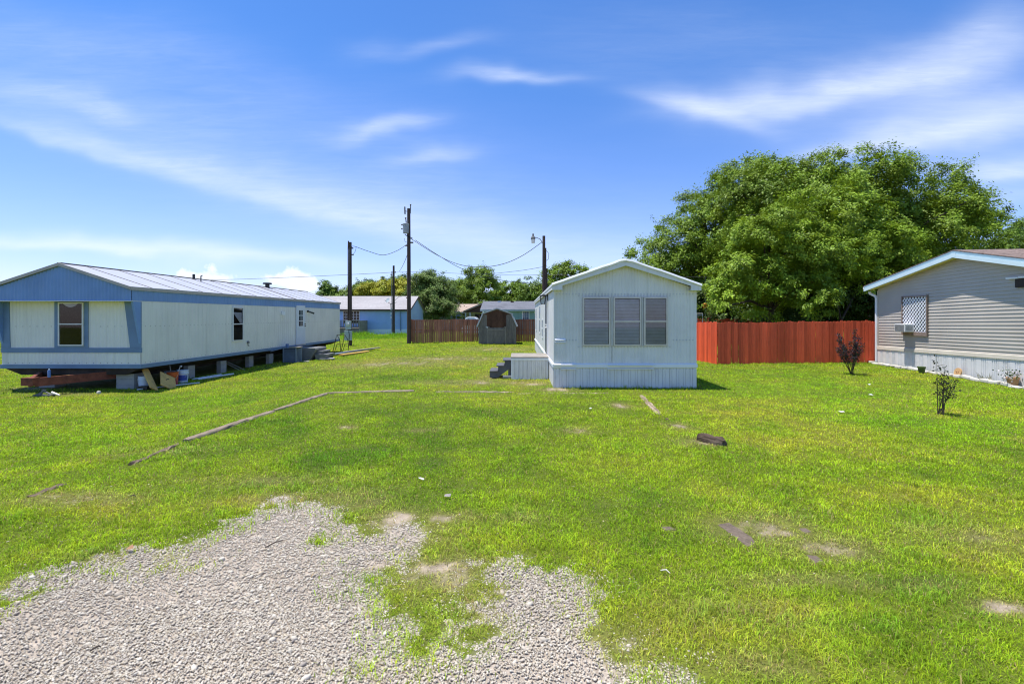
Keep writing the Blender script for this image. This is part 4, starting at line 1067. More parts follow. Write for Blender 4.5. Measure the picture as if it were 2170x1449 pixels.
ribs(sk, CF_, CX0, CX1, -.05, .60, .205, SKIRT2, .012); ribs(sk, CL_, CY0, CY1, -.05, .60, .205, SKIRT2, .012); ribs(sk, CRr, CY0, CY1, -.05, .60, .205, SKIRT2, .012)
sk.build('skirting', M['white_skirt'], CH)
bt = MB()
bt.prism([(0, .735), (-.045, .70), (-.045, .615), (-.03, .60), (0, .60)], lambda a, c: (CX0 - .02, CY0 + a, c), lambda a, c: (CX1 + .02, CY0 + a, c))
bt.prism([(0, .735), (-.045, .70), (-.045, .615), (-.03, .60), (0, .60)], lambda a, c: (CX0 + a, CY0 - .02, c), lambda a, c: (CX0 + a, CY1, c))
bt.prism([(0, .735), (.045, .70), (.045, .615), (.03, .60), (0, .60)], lambda a, c: (CX1 + a, CY0 - .02, c), lambda a, c: (CX1 + a, CY1, c))
bt.build('belt_trim', M['white_paint'], CH)
# loose, bent lengths of trim that stick out and catch the sun
for a, b_, z0, dd in ((CX0 + .0, 1.70, .735, .10), (2.66, 4.02, .725, .11), (CX0 + .02, 1.40, 1.47, .05), (CX0 + .02, 1.40, 1.405, .04)):
    lt = MB(); lt.prism([(-.004, z0 + .005), (-.004, z0 - .035), (-dd, z0 - .05), (-dd, z0 - .032)], lambda p, c, a=a: (a, CY0 + p, c), lambda p, c, b_=b_: (b_, CY0 + p, c)); lt.build('loose_trim', M['white_paint'], CH)
lt = MB(); lt.prism([(-.004, .60), (-.004, .58), (-.075, .565), (-.075, .58)], lambda p, c: (2.64, CY0 + p, c), lambda p, c: (4.03, CY0 + p, c)); lt.build('loose_trim', M['white_paint'], CH)
lt = MB(); lt.prism([(-.004, .60), (-.004, .58), (-.075, .565), (-.075, .58)], lambda p, c: (CX0 + .2, CY0 + p, c), lambda p, c: (1.72, CY0 + p, c))
lt.build('loose_trim', M['white_paint'], CH)
st = MB()
st.box(CX0 - .012, CX0 + .03, CY0 - .014, CY0 + .03, .0, 2.98); st.box(CX1 - .03, CX1 + .012, CY0 - .014, CY0 + .03, .0, 2.98)
st.box(CX0 + .032, CX1 - .032, CY0 - .010, CY0 - .004, 2.80, 2.806)
for x0, x1 in ((CX0 + .03, 1.75), (4.56, CX1 - .032)): st.box(x0, x1, CY0 - .009, CY0 - .004, 1.405, 1.411)
for px_ in (1294.9, 1297.1, 1359.8, 1361.7): 
    X = at(px_, 0, CY0).x; st.box(X - .009, X + .009, CY0 - .045, CY0, 1.26 if px_ < 1300 else 1.24, 2.72)
st.box(2.735, 2.76, CY0 - .025, CY0, .76, 1.24); st.box(2.79, 2.80, CY0 - .016, CY0, .76, 1.24); st.box(3.73, 3.74, CY0 - .016, CY0, .76, 1.24)
st.box(1.75, 4.58, CY0 - .012, CY0 - .004, 1.235, 1.243); st.box(1.75, 4.58, CY0 - .012, CY0 - .004, 2.735, 2.743)
st.build('corner_trim', M['white_siding'], CH)
for a, b_, z0, z1, bd in ((1234, 1293, 1.262, 2.712, 'blind'), (1299, 1358, 1.256, 2.716, 'blind'), (1363.5, 1414, 1.262, 2.712, 'blind_dark')):
    window(Face((0, CY0 - .008, 0), (1, 0, 0), (0, -1, 0)), at(a, 0, CY0).x, at(b_, 0, CY0).x, z0, z1, CH, .048, .06, True, 'alu', bd, 'glass')
sc = MB()
for z, a, b_ in ((2.792, CX0 + .05, CX1 - .05), (2.752, 1.78, 4.55), (1.226, 1.78, 4.55), (1.425, CX0 + .05, 1.72), (1.425, 4.6, CX1 - .05), (.565, CX0 + .05, CX1 - .05)):
    x = a
    while x < b_: sc.box(x, x + .035, CY0 - .0185, CY0 - .004, z, z + .007); x += .097
merge_into(CHW, sc, M['blue_trim'])
# roof
rf = MB(); Y0 = 13.86
def croof(x, dz): return CR + dz - (CR - CE) * abs(x - CC_) / (CX1 - CC_)
rx0, rx1 = .975, 5.385
rf.prism([(rx0, croof(rx0, -.02)), (rx0, croof(rx0, .05)), (CC_ - .25, croof(CC_ - .25, .045)), (CC_, CR + .015), (CC_ + .25, croof(CC_ + .25, .045)), (rx1, croof(rx1, .05)), (rx1, croof(rx1, -.02)), (CC_, CR - .05)],
         lambda a, c: (a, Y0, c), lambda a, c: (a, CY1 + .1, c))
rf.build('roof', M['roof_white'], CH)
ro = MB()
for s, X in ((-1, rx0), (1, rx1)):
    rgx = random.Random(3 + s); xs_ = np.linspace(CC_, X, 14); vs = []
    for i, x in enumerate(xs_):
        zt = croof(x, .05) + rgx.uniform(0, .012) - (.035 if i == 0 else 0)
        vs += [(x, Y0 - .012, zt - .075), (x, Y0 - .030, zt - .045), (x, Y0 - .008, zt + .006), (x, Y0 + .09, zt + .016), (x, Y0 + .12, zt - .02)]
    ro.add(vs, [(i * 5 + k, i * 5 + k + 1, i * 5 + k + 6, i * 5 + k + 5) for i in range(13) for k in range(4)])
ro.build('roof_edge', M['roof_white'], CH, True)
fa = MB(); k = .185
for s, X in ((-1, rx0 + .012), (1, rx1 - .012)):
    xi = X - s * .30
    fa.prism([(CC_, CR - .052), (X, croof(X, -.022)), (X, croof(X, -.022) - .115), (xi, croof(X, -.022) - .115), (xi, croof(xi, -.022) - .09), (CC_, CR - .052 - .12)], lambda a, c: (a, Y0 + .012, c), lambda a, c: (a, Y0 + .035, c))
    fa.box(min(X, xi), max(X, xi), Y0 + .036, CY0 - .012, croof(X, -.022) - .115, croof(X, -.022) - .10)
    fa.box(min(X - s * .0, X - s * .02), max(X - s * .0, X - s * .02), Y0 + .036, CY1, croof(X, -.022) - .10, croof(X, -.022) - .004)
fa.build('fascia', M['white_siding'], CH)
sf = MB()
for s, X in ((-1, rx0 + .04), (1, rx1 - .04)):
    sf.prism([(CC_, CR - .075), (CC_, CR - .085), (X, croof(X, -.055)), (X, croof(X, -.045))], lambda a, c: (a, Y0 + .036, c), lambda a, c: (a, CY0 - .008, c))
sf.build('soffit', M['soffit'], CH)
vp = MB(); vp.tube([(2.95, 18, CR - .1), (2.95, 18, CR + .16)], .05, 8); vp.build('vent_pipe', M['black'], CH, True)
# left side: door, windows, lantern
d_ = MB(); d_.fbox(CL_, 17.27, 18.33, .745, 2.90, 0, .02); do = d_.build('door', M['door_dark'], CH)
d2 = MB(); d2.fbox(CL_, 17.22, 17.27, .745, 2.93, 0, .035); d2.fbox(CL_, 18.33, 18.38, .745, 2.93, 0, .035); d2.fbox(CL_, 17.22, 18.38, 2.905, 2.95, .001, .034); d2.build('frame', M['white_paint'], do)
d3 = MB(); d3.fbox(CL_, 17.32, 18.28, 1.78, 1.84, .021, .03); d3.tube([CL_.p(17.42, 1.72, .02), CL_.p(17.42, 1.72, .08)], .03, 8); d3.build('handle', M['alu_white'], do)
for a, b_, z0, z1 in ((20.3, 21.0, 1.2, 2.0), (22.9, 23.7, 1.3, 2.65), (27.6, 28.5, 1.3, 2.6)):
    window(Face((CX0 - .004, 0, 0), (0, 1, 0), (-1, 0, 0)), a, b_, z0, z1, CH, .04, .03, True, 'white_paint', None, 'glass')
ln = MB(); lx, ly, lz = .87, 16.95, 2.72
t0, t1, h = .065, .10, .30
def ring(r, z): return [(lx - r, ly - r, z), (lx + r, ly - r, z), (lx + r, ly + r, z), (lx - r, ly + r, z)]
A = ring(t0, lz - h / 2); B = ring(t1, lz + h / 2)
for i in range(4):
    ln.beam(A[i], B[i], .016, .016, (.3, .4, 1)); ln.beam(A[i], A[(i + 1) % 4], .016, .016); ln.beam(B[i], B[(i + 1) % 4], .022, .022)
ln.add(B + [(lx, ly, lz + h / 2 + .06)], [(0, 1, 4), (1, 2, 4), (2, 3, 4), (3, 0, 4)])
ln.beam((lx, ly, lz + h / 2 + .05), (CX0, ly + .02, lz + .14), .02, .03); ln.box(CX0 - .03, CX0 - .006, ly - .05, ly + .09, lz - .02, lz + .2)
lo_ = ln.build('wall_lantern', M['black'], CH)
lg = MB(); A = ring(t0 - .004, lz - h / 2 + .01); B = ring(t1 - .006, lz + h / 2 - .01); lg.add(A + B, [(0, 1, 5, 4), (1, 2, 6, 5), (2, 3, 7, 6), (3, 0, 4, 7)]); lg.build('glass', M['glass_dark'], lo_)
nograss_rect(CX0, CX1, CY0, CY1)

# porch box and its steps
PO = thing('porch', 'low white panelled porch box with grey top beside the white mobile home', 'porch', (.4, 17, 0))
px0, px1, py0, py1, pz = -.235, 1.005, 16.1, 17.75, .74
FP = Face((0, py0, 0), (1, 0, 0), (0, -1, 0)); FPl = Face((px0, 0, 0), (0, 1, 0), (-1, 0, 0))
b = MB(); ribs(b, FP, px0 + .03, px1 - .02, .03, pz - .1, .132, SKIRT2); ribs(b, FPl, py0, py1, .03, pz - .1, .132, SKIRT2); b.quad((px0, py1, 0), (px1, py1, 0), (px1, py1, pz - .1), (px0, py1, pz - .1)); b.build('side_panel', M['white_skirt'], PO)
b = MB(); b.box(px0 - .02, px0 + .03, py0 - .02, py0 + .03, 0, pz - .1); b.box(px1 - .02, px1 + .01, py0 - .02, py0 + .03, 0, pz - .1); b.box(px0 + .03, px1 - .02, py0 - .012, py0 + .01, -.01, .03)
b.box(px0 - .03, px1 + .02, py0 - .03, py0 + .02, pz - .1, pz - .022); b.box(px0 - .03, px0 + .02, py0 + .02, py1, pz - .1, pz - .022); b.build('frame', M['white_paint'], PO, bevel=.004)
b = MB(); yy = py0 - .035
while yy < py1: b.box(px0 - .035, px1 + .02, yy, min(yy + .136, py1 + .01), pz - .02, pz + .015); yy += .14
b.build('deck_boards', M['plank_grey'], PO, bevel=.003)
nograss_rect(px0, px1, py0, py1)
SP = thing('porch_steps', 'dark grey wooden steps at the left of the white porch box', 'steps', (-.6, 16.7, 0))
for tx, tz in ((-.40, .60), (-.62, .41), (-.85, .225)):
    b = MB(); b.box(tx - .15, tx + .14, 16.25, 16.72, tz, tz + .035); b.box(tx - .15, tx + .14, 16.73, 17.25, tz + .002, tz + .036); b.build('tread', M['step_grey'], SP, bevel=.004)
for Y in (16.3, 17.16):
    b = MB(); b.prism([(-1.0, .02), (-1.0, .22), (-.71, .222), (-.71, .405), (-.48, .407), (-.48, .595), (-.27, .597), (-.27, .36), (-.62, .10), (-.72, .02)], lambda a, c, Y=Y: (a, Y, c), lambda a, c, Y=Y: (a, Y + .045, c)); b.build('stringer', M['step_grey'], SP)
for Y in (16.35, 17.09):
    b = MB(); b.box(-.36, -.27, Y, Y + .05, 0, .59); b.build('leg', M['step_grey'], SP)
bk = MB(); bk.obox((-.40, 16.28, .06), (.14, .01, 0), (-.01, .1, 0), (0, 0, .04)); tag(bk.build('block', M['concrete'], None, bevel=.006), 'pale concrete block lying under the porch steps', 'block')
nograss_rect(-1.0, px0, 16.25, 17.25)

# =================================================================== RIGHT HOUSE (tan lap siding)
RO = Vector((15.85, 20.8, 0)); RD = Vector((-.122, -1, 0)).normalized(); RN = Vector((-1, .122, 0)).normalized()
RH = thing('mobile_home', 'wide tan sided home with pale blue roof edge, white skirting and lattice window', 'mobile home', (19, 17, 0))
FR = Face(RO, RD, RN)
TL = .020
T0, T1, TA = 0.0, 8.7, 4.635
def rtop(t): return 4.42 - (TA - t) * .181 if t < TA else 4.42 - (t - TA) * .228
wtop = lambda t: rtop(t) - .20
sd = MB(); v = .80; c_h = .118
while v < 4.3:
    z0, z1 = v, v + c_h
    # clip the course under the gable
    def span(z):
        ts = [t for t in np.linspace(T0, T1, 200) if wtop(t) > z + TL * t]
        return (ts[0], ts[-1]) if ts else None
    a = span(z0); b_ = span(z1)
    if a is None: break
    if b_ is None: b_ = (TA, TA)
    f = lambda t, z, d: FR.p(t, z + TL * t, d)
    sd.add([f(a[0], z0, .022), f(a[1], z0, .022), f(b_[1], z1, .004), f(b_[0], z1, .004), f(a[0], z0, .004), f(a[1], z0, .004)], [(0, 1, 2, 3), (4, 5, 1, 0)])
    v += c_h
bk = [FR.p(T0, 0, 0), FR.p(T1, 0, 0), FR.p(T1, wtop(T1), 0), FR.p(TA, wtop(TA), 0), FR.p(T0, wtop(T0), 0)]
sd.add(bk, [(0, 1, 2, 3, 4)])
sd.add([FR.p(T0, 0, 0), FR.p(T0, wtop(T0), 0), FR.p(T0, wtop(T0), -15), FR.p(T0, 0, -15)], [(0, 1, 2, 3)]); sd.add([FR.p(T1, 0, 0), FR.p(T1, wtop(T1), 0), FR.p(T1, wtop(T1), -15), FR.p(T1, 0, -15)], [(0, 1, 2, 3)])
sd.build('wall', M['tan_siding'], RH)
cp = MB(); cp.fbox(FR, T0 - .02, T0 + .07, .78, 3.27, .0, .03); cp.build('corner_trim', M['tan_siding'], RH)
bt = MB(); bt.hexa([FR.p(T0 - .03, .69, 0), FR.p(T1, .69 + TL * T1, 0), FR.p(T1, .69 + TL * T1, .055), FR.p(T0 - .03, .69, .055), FR.p(T0 - .03, .835, 0), FR.p(T1, .835 + TL * T1, 0), FR.p(T1, .815 + TL * T1, .045), FR.p(T0 - .03, .815, .045)]); bt.build('belt_trim', M['tan_belt'], RH)
sk = MB(); ribs(sk, FR, T0, T1, .0, lambda t: .69 + TL * t, .40, [(0, .03), (.42, .03), (.45, .012), (.50, .012), (.53, .03), (.60, .03), (.63, .012), (.68, .012), (.71, .03), (.78, .03), (.80, .012), (.84, .012), (.86, .03), (.97, .03), (.98, .022), (.99, .022)]); sk.build('skirting', M['white_skirt'], RH)
def rprism(mb, prof, d0, d1):
    mb.prism(prof, lambda t, z: FR.p(t, z, d0), lambda t, z: FR.p(t, z, d1))
ov = .35; TE0, TE1 = -.42, 9.2
rf = MB(); rprism(rf, [(TE0, rtop(TE0) + .0), (TE0, rtop(TE0) - .03), (TA, rtop(TA) - .03), (TE1, rtop(TE1) - .03), (TE1, rtop(TE1)), (TA, rtop(TA))], ov + .004, -15); rf.build('roof', M['shingle_brown'], RH)
fa = MB(); rprism(fa, [(TE0, rtop(TE0) - .032), (TE0, rtop(TE0) - .14), (TA, rtop(TA) - .15), (TE1, rtop(TE1) - .14), (TE1, rtop(TE1) - .032), (TA, rtop(TA) - .032)], ov, ov - .05); fa.build('drip_edge', M['teal_fascia'], RH)
fa = MB(); rprism(fa, [(TE0, rtop(TE0) - .115), (TE0, rtop(TE0) - .255), (TA, rtop(TA) - .265), (TE1, rtop(TE1) - .255), (TE1, rtop(TE1) - .115), (TA, rtop(TA) - .125)], ov + .012, ov - .045)
fa.fbox(FR, TA - .07, TA + .13, rtop(TA) - .26, rtop(TA) - .115, ov + .007, ov + .016)
fa.build('fascia', M['pale_fascia'], RH)
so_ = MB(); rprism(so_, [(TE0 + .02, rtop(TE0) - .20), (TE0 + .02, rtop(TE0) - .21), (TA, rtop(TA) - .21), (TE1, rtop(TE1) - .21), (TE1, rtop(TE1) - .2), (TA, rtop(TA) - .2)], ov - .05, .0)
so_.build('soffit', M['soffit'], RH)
gt = MB(); gt.prism([(TE0 - .10, rtop(TE0) - .05), (TE0 - .10, rtop(TE0) - .15), (TE0, rtop(TE0) - .16), (TE0, rtop(TE0) - .05)], lambda t, z: FR.p(t, z, ov - .02), lambda t, z: FR.p(t, z, -15)); gt.build('gutter', M['alu_white'], RH)
ds = MB(); ds.tube([FR.p(TE0 + .03, 3.24, .13), FR.p(TE0 + .04, 3.16, .12), FR.p(-.12, 3.02, .03), FR.p(-.09, 2.9, .02), FR.p(-.09, .1, .02)], .055, 8); ds.build('downspout', M['white_paint'], RH, True)
# lattice window with window unit
lw = MB(); a, b_, z0, z1 = 1.60, 3.04, 1.38, 2.95
for q in ((a + .02, a + .06, z0, z1), (b_ - .06, b_ - .02, z0, z1), (a + .06, b_ - .06, z1 - .06, z1 - .02), (a + .06, b_ - .06, z0, z0 + .14)): lw.fbox(FR, *q, .02, .085)
wo_ = lw.build('window', M['frame_brown'], RH)
bq = MB(); bq.fbox(FR, a + .06, b_ - .06, z0 + .14, z1 - .06, .022, .03); bq.build('pane', M['interior'], wo_)
lt = MB(); W = b_ - a - .12; H = z1 - z0 - .2; st_ = .112; U0 = a + .06; V0 = z0 + .14
for dirn in (1, -1):
    k = -H
    while k < W + H:
        # strip u = k + dirn*(v), clipped to the opening
        pts = []
        if dirn == 1: ua, va, ub, vb = k, 0, k + H, H
        else: ua, va, ub, vb = k + H, 0, k, H
        # clip
        def clip(ua, va, ub, vb):
            t0_, t1_ = 0, 1
            for p_, q_ in ((-(ub - ua), ua), (ub - ua, W - ua)):
                if abs(p_) < 1e-9: continue
                r_ = q_ / p_
                if p_ < 0: t0_ = max(t0_, r_)
                else: t1_ = min(t1_, r_)
            return (t0_, t1_) if t1_ - t0_ > .02 else None
        cl = clip(ua, va, ub, vb)
        if cl:
            p0 = FR.p(U0 + ua + (ub - ua) * cl[0], V0 + H * cl[0], .05 + .006 * dirn); p1 = FR.p(U0 + ua + (ub - ua) * cl[1], V0 + H * cl[1], .05 + .006 * dirn)
            lt.beam(p0, p1, .008, .040, FR.N.cross(p1 - p0)) if False else lt.obox((p0 + p1) / 2, (p1 - p0) / 2, (p1 - p0).normalized().cross(FR.N) * .0215, FR.N * .005)
        k += st_ * 1.414
lt.build('lattice', M['lattice'], wo_)
ua0, ua1, uz0, uz1 = 1.72, 2.32, 1.52, 1.83
ac = MB(); ac.fbox(FR, ua0, ua1, uz0, uz1, .06, .40); aco = ac.build('window_air_conditioner', M['alu_white'], RH, bevel=.01)
ag = MB(); ag.fbox(FR, ua0 + .04, ua1 - .04, uz0 + .03, uz1 - .03, .402, .408)
ag.build('grille', M['house_brown'] if False else M['dark_concrete'], aco)
ag = MB()
FA = Face(FR.p(ua1, 0, 0), RN, RD)
for i in range(9): ag.fbox(FA, .12 + i * .028, .12 + i * .028 + .012, uz0 + .05, uz1 - .05, .001, .005)
ag.build('vent', M['dark_concrete'], aco)
# awning over the near door
aw = MB(); aw.fbox(FR, 6.62, 8.6, 3.00, 3.26, .02, .075); awo = aw.build('awning', M['awning_brown'], RH)
aw = MB()
for k in range(5): aw.hexa([FR.p(6.35 + k * .42, 3.275, .02), FR.p(6.35 + k * .42 + .40, 3.265, .02), FR.p(6.35 + k * .42 + .40, 3.265, .11), FR.p(6.35 + k * .42, 3.275, .11), FR.p(6.35 + k * .42, 3.33, .02), FR.p(6.35 + k * .42 + .40, 3.31, .02), FR.p(6.35 + k * .42 + .40, 3.31, .11), FR.p(6.35 + k * .42, 3.33, .11)])
aw.build('awning_sheet', M['white_paint'], awo)
nograss_seg(tuple((RO - RN * 4)[:2]), tuple((RO + RD * 8.7 - RN * 4)[:2]), 4.0)
# white edging stones
rng_ = random.Random(4); k = -.35; i = 0
st_proto = MB(); st_proto.obox((0, 0, .05), (.165, 0, 0), (0, .075, 0), (0, 0, .055))
proto = None
while k < 8.4:
    if proto is None:
        proto = st_proto.build('edging_stone', M['stone_white'], None, bevel=.03); o = proto
    else:
        o = proto.copy(); COL.objects.link(o)
    p = FR.p(k, 0, .30 + rng_.uniform(-.03, .03)); o.location = (p.x, p.y, gz(p.x, p.y) + rng_.uniform(-.02, .01)); o.rotation_euler = (rng_.uniform(-.1, .1), rng_.uniform(-.08, .08), math.atan2(RD.y, RD.x) + rng_.uniform(-.15, .15))
    o.scale = (rng_.uniform(.85, 1.1), rng_.uniform(.8, 1.2), rng_.uniform(.7, 1.15))
    tag(o, 'white painted edging stone in the row along the tan home\'s skirting', 'edging stone', 'white stones edging the tan home'); nograss_seg(tuple((p - RD * .16)[:2]), tuple((p + RD * .16)[:2]), .05)
    k += rng_.uniform(.34, .40)
p = at(1953, 786, 17.3); pt = thing('flower_pot', 'green flower pot standing against the white skirting of the tan home', 'flower pot', (p.x, p.y, gz(p.x, p.y)))
b = MB(); b.lathe((p.x, p.y, gz(p.x, p.y)), [(0, 0), (.085, 0), (.115, .20), (.13, .20), (.13, .245), (.11, .245), (.10, .2), (0, .2)], 16); b.build('body', M['pot_green'], pt, True)
p = FR.p(4.62, 0, .16); z = gz(p.x, p.y) + .17
pq = thing('garden_plaque', 'round tan garden plaque leaning on the white skirting', 'garden plaque', (p.x, p.y, z - .15))
b = MB(); b.tube([p + Vector((0, 0, z)), p + Vector((0, 0, z + .008)) + RN * .035], .155, 20); b.build('disc', M['tan_plaque'], pq, True)
b = MB(); q = p + Vector((0, 0, z)) + RN * .037
for du, dv, r in ((-.04, .03, .02), (.04, .03, .02), (0, -.04, .03)): b.tube([q + RD * du + Vector((0, 0, dv)), q + RD * du + Vector((0, 0, dv)) + RN * .012], r, 8)
b.build('relief', M['terracotta'], pq, True)
p = FR.p(6.7, 0, .2); pt = thing('flower_pot', 'terracotta pot with white flowers at the right edge of the skirting', 'flower pot', (p.x, p.y, gz(p.x, p.y)))
b = MB(); b.lathe((p.x, p.y, gz(p.x, p.y)), [(0, 0), (.10, 0), (.14, .24), (.155, .24), (.155, .29), (.13, .29), (.12, .24), (0, .24)], 16); b.build('body', M['terracotta'], pt, True)
rg = np.random.default_rng(2); n = 160; P = np.array([p.x - .05, p.y, gz(p.x, p.y) + .36]) + rg.normal(size=(n, 3)) * np.array([.12, .12, .09]); Nn = unit(rg.normal(size=(n, 3)) + np.array([0, 0, .6]))
c = np.where(rg.random((n, 1)) < .5, np.array([[.6, .55, .56]]), np.array([[.06, .10, .03]])); V, l, s, cc = leaf_quads(P, Nn, unit(rg.normal(size=(n, 3))), np.full(n, .06), np.full(n, .045), c, rg); npmesh('foliage', V, l, s, M['leaf'], pt, cc)
p = FR.p(5.75, 0, .2); n = 26; rg = np.random.default_rng(6); B = np.tile(np.array([p.x, p.y, gz(p.x, p.y)]), (n, 1)) + rg.normal(size=(n, 3)) * np.array([.05, .05, 0])
T = unit(rg.normal(size=(n, 3)) * np.array([.5, .5, .1]) + np.array([0, 0, 1])); V, l, s, cc = leaf_quads(B, unit(np.cross(T, rg.normal(size=(n, 3)))), T, .18 + .22 * rg.random(n), np.full(n, .018), np.tile(np.array([.16, .16, .07]), (n, 1)), rg)
tag(npmesh('spiky_plant', V, l, s, M['leaf'], None, cc), 'small spiky plant between the plaque and the terracotta pot', 'plant')

# =================================================================== FENCES
def picket_run(mb, a, b_, h, wd, gap, th, rng, dog=.03, zoff=0, nsign=1, split=None):
    a = Vector(a); b_ = Vector(b_); L_ = (b_ - a).length; u = (b_ - a).normalized(); n = Vector((-u.y, u.x, 0)) * nsign
    k = 0
    while k < L_:
        ww = min(wd * rng.uniform(.97, 1.0), L_ - k); p = a + u * k; hh = h + rng.uniform(-.018, .018) + .018 * math.sin(k * .9 + a.x) + .012 * math.sin(k * 2.3); z0 = gz(p.x, p.y) - .02 + rng.uniform(0, .03) + zoff; d = rng.uniform(-.004, .006); tw = rng.uniform(-.006, .006)
        prof = [(0, z0), (ww, z0), (ww, z0 + hh - dog), (ww - dog, z0 + hh), (dog, z0 + hh), (0, z0 + hh - dog)]
        mb.prism(prof, lambda s, z, p=p, d=d, tw=tw: tuple(p + u * s + n * (d + tw * s / wd) + Vector((0, 0, z))), lambda s, z, p=p, d=d, tw=tw: tuple(p + u * s + n * (d + tw * s / wd + th) + Vector((0, 0, z))))
        k += wd + gap * rng.uniform(.3, 1.7)
rr = random.Random(9)
RFc = thing('wooden_fence', 'bright red stained picket fence beside the tan home', 'fence', (12, 21, 0))
c0, c1 = Vector((8.84, 20.95, 0)), Vector((15.98, 20.95, 0)); sl0 = Vector((7.1, 34.5, 0))
b = MB(); picket_run(b, c0, c1, 1.865, .148, .009, .018, rr); picket_run(b, c0 + Vector((-.02, .02, 0)), sl0, 1.865, .148, .004, .018, rr, .02)
picket_run(b, sl0, (18.5, 34.8, 0), 1.90, .148, .01, .018, rr, .03, 0, -1); b.build('pickets', M['fence_red'], RFc)
b = MB()
for z in (.35, 1.0, 1.6):
    b.beam(c0 + Vector((.1, .05, z)), c1 + Vector((-.05, .05, z)), .04, .09); b.beam(c0 + Vector((.05, .1, z)), sl0 + Vector((.06, 0, z)), .04, .09); b.beam(sl0 + Vector((.1, -.05, z)), Vector((18.5, 34.75, z)), .04, .09)
b.build('rail', M['fence_red'], RFc)
for X in (9.0, 11.4, 13.8, 15.85):
    b = MB(); b.box(X - .045, X + .045, 21.0, 21.09, -.1, 1.8); b.build('post', M['fence_red'], RFc)
BFc = thing('wooden_fence', 'weathered brown picket fence at the back of the yard behind the shed', 'fence', (-2, 39.2, 0))
b = MB(); picket_run(b, (-8.85, 39.2, 0), (9.0, 39.2, 0), 1.86, .135, .014, .018, rr, .0, .03); b.build('pickets', M['fence_brown'], BFc)
b = MB()
for z in (.95, 1.75): b.box(-8.9, 9.0, 39.222, 39.27, z, z + .09)
b.box(-8.95, -8.85, 39.17, 39.2, .05, 1.9)
b.build('rail', M['fence_brown'], BFc)
for X in (-8.8, -6.4, -4.0, -1.6, .8, 3.2, 5.6, 8.0):
    b = MB(); b.box(X - .045, X + .045, 39.275, 39.365, -.1, 1.85); b.build('post', M['fence_brown'], BFc)

# =================================================================== SHED
SH = thing('shed', 'small weathered grey gambrel roofed shed with brown upper panel', 'shed', (-1.6, 37, 0))
k = .036; X0, X1 = -3.06, -.22; XM = (X0 + X1) / 2; YS0, YS1 = 36.0, 38.6
FSH = Face((0, YS0, 0), (1, 0, 0), (0, -1, 0))
kx = 1.08; kz = 2.30; ez = 1.40; ap = 2.70
out_ = [(X0, .03), (X1, .03), (X1, ez), (XM + kx, kz), (XM, ap), (XM - kx, kz), (X0, ez)]
b = MB(); b.prism(out_, lambda a, c: (a, YS0, c), lambda a, c: (a, YS1, c)); b.build('wall', M['grey_wood'], SH)
b = MB()
x = X0 + .07
def shtop(x):
    dx = abs(x - XM); return ap - (ap - kz) * dx / kx if dx < kx else kz - (kz - ez) * (dx - kx) / ((X1 - X0) / 2 - kx)
while x < X1 - .02:
    for (za, zb) in ((.03, 1.36), (1.41, shtop(x) - .04)):
        if zb - za > .05 and not (-2.34 < x < -1.0 and za > .5 or -2.34 < x < -1.0 and za < .5):
            b.box(x - .055, x + .055, YS0 - .014, YS0 - .002, za, zb)
    x += .125
b.box(X0, X1, YS0 - .022, YS0, 1.365, 1.405)
b.build('siding_boards', M['grey_wood'], SH)
b = MB(); b.prism([(-2.42, 1.28), (-.95, 1.28), (-.95, 2.22), (XM + .95, 2.30), (XM, 2.60), (XM - .95, 2.30), (-2.42, 2.22)], lambda a, c: (a, YS0 - .026, c), lambda a, c: (a, YS0 - .023, c)); b.build('upper_panel', M['brown_ply'], SH)
b = MB(); x = -2.30
while x < -1.05: b.box(x, x + .115, YS0 - .05, YS0 - .028, .04, 1.08); x += .122
do = b.build('door', M['grey_wood'], SH)
b = MB(); b.box(-2.32, -1.0, YS0 - .07, YS0 - .052, 1.08, 1.17); b.box(-2.40, -2.30, YS0 - .068, YS0 - .03, .03, 1.36); b.box(-1.03, -.95, YS0 - .068, YS0 - .03, .03, 1.36)
b.beam((-2.3, YS0 - .075, 1.36), (-2.02, YS0 - .075, 1.14), .03, .07, (0, 1, 0)); b.beam((-1.02, YS0 - .075, 1.36), (-1.28, YS0 - .075, 1.14), .03, .07, (0, 1, 0)); b.beam((-1.02, YS0 - .075, .38), (-1.26, YS0 - .075, .1), .03, .07, (0, 1, 0))
b.build('door_frame', M['plank_grey'], do)
b = MB(); b.box(-2.42, -2.36, YS0 - .12, YS0 - .07, 1.22, 1.36); b.box(-2.5, -2.36, YS0 - .1, YS0 - .07, 1.30, 1.34); b.build('hinge', M['paper'], do)
b = MB()
for s in (1, -1):
    xo = XM + s * ((X1 - X0) / 2 + .09)
    b.prism([(XM, ap), (XM, ap + .08), (XM + s * (kx + .10), kz + .05), (XM + s * (kx + .10), kz - .03)], lambda a, c: (a, YS0 - .16, c), lambda a, c: (a, YS1 + .1, c))
    b.prism([(XM + s * kx, kz - .05), (XM + s * (kx + .07), kz - .01), (xo + s * .07, ez - .03), (xo - s * .02, ez - .08)], lambda a, c: (a, YS0 - .16, c), lambda a, c: (a, YS1 + .1, c))
b.build('roof', M['shed_roof'], SH)
nograss_rect(X0, X1, YS0, YS1)
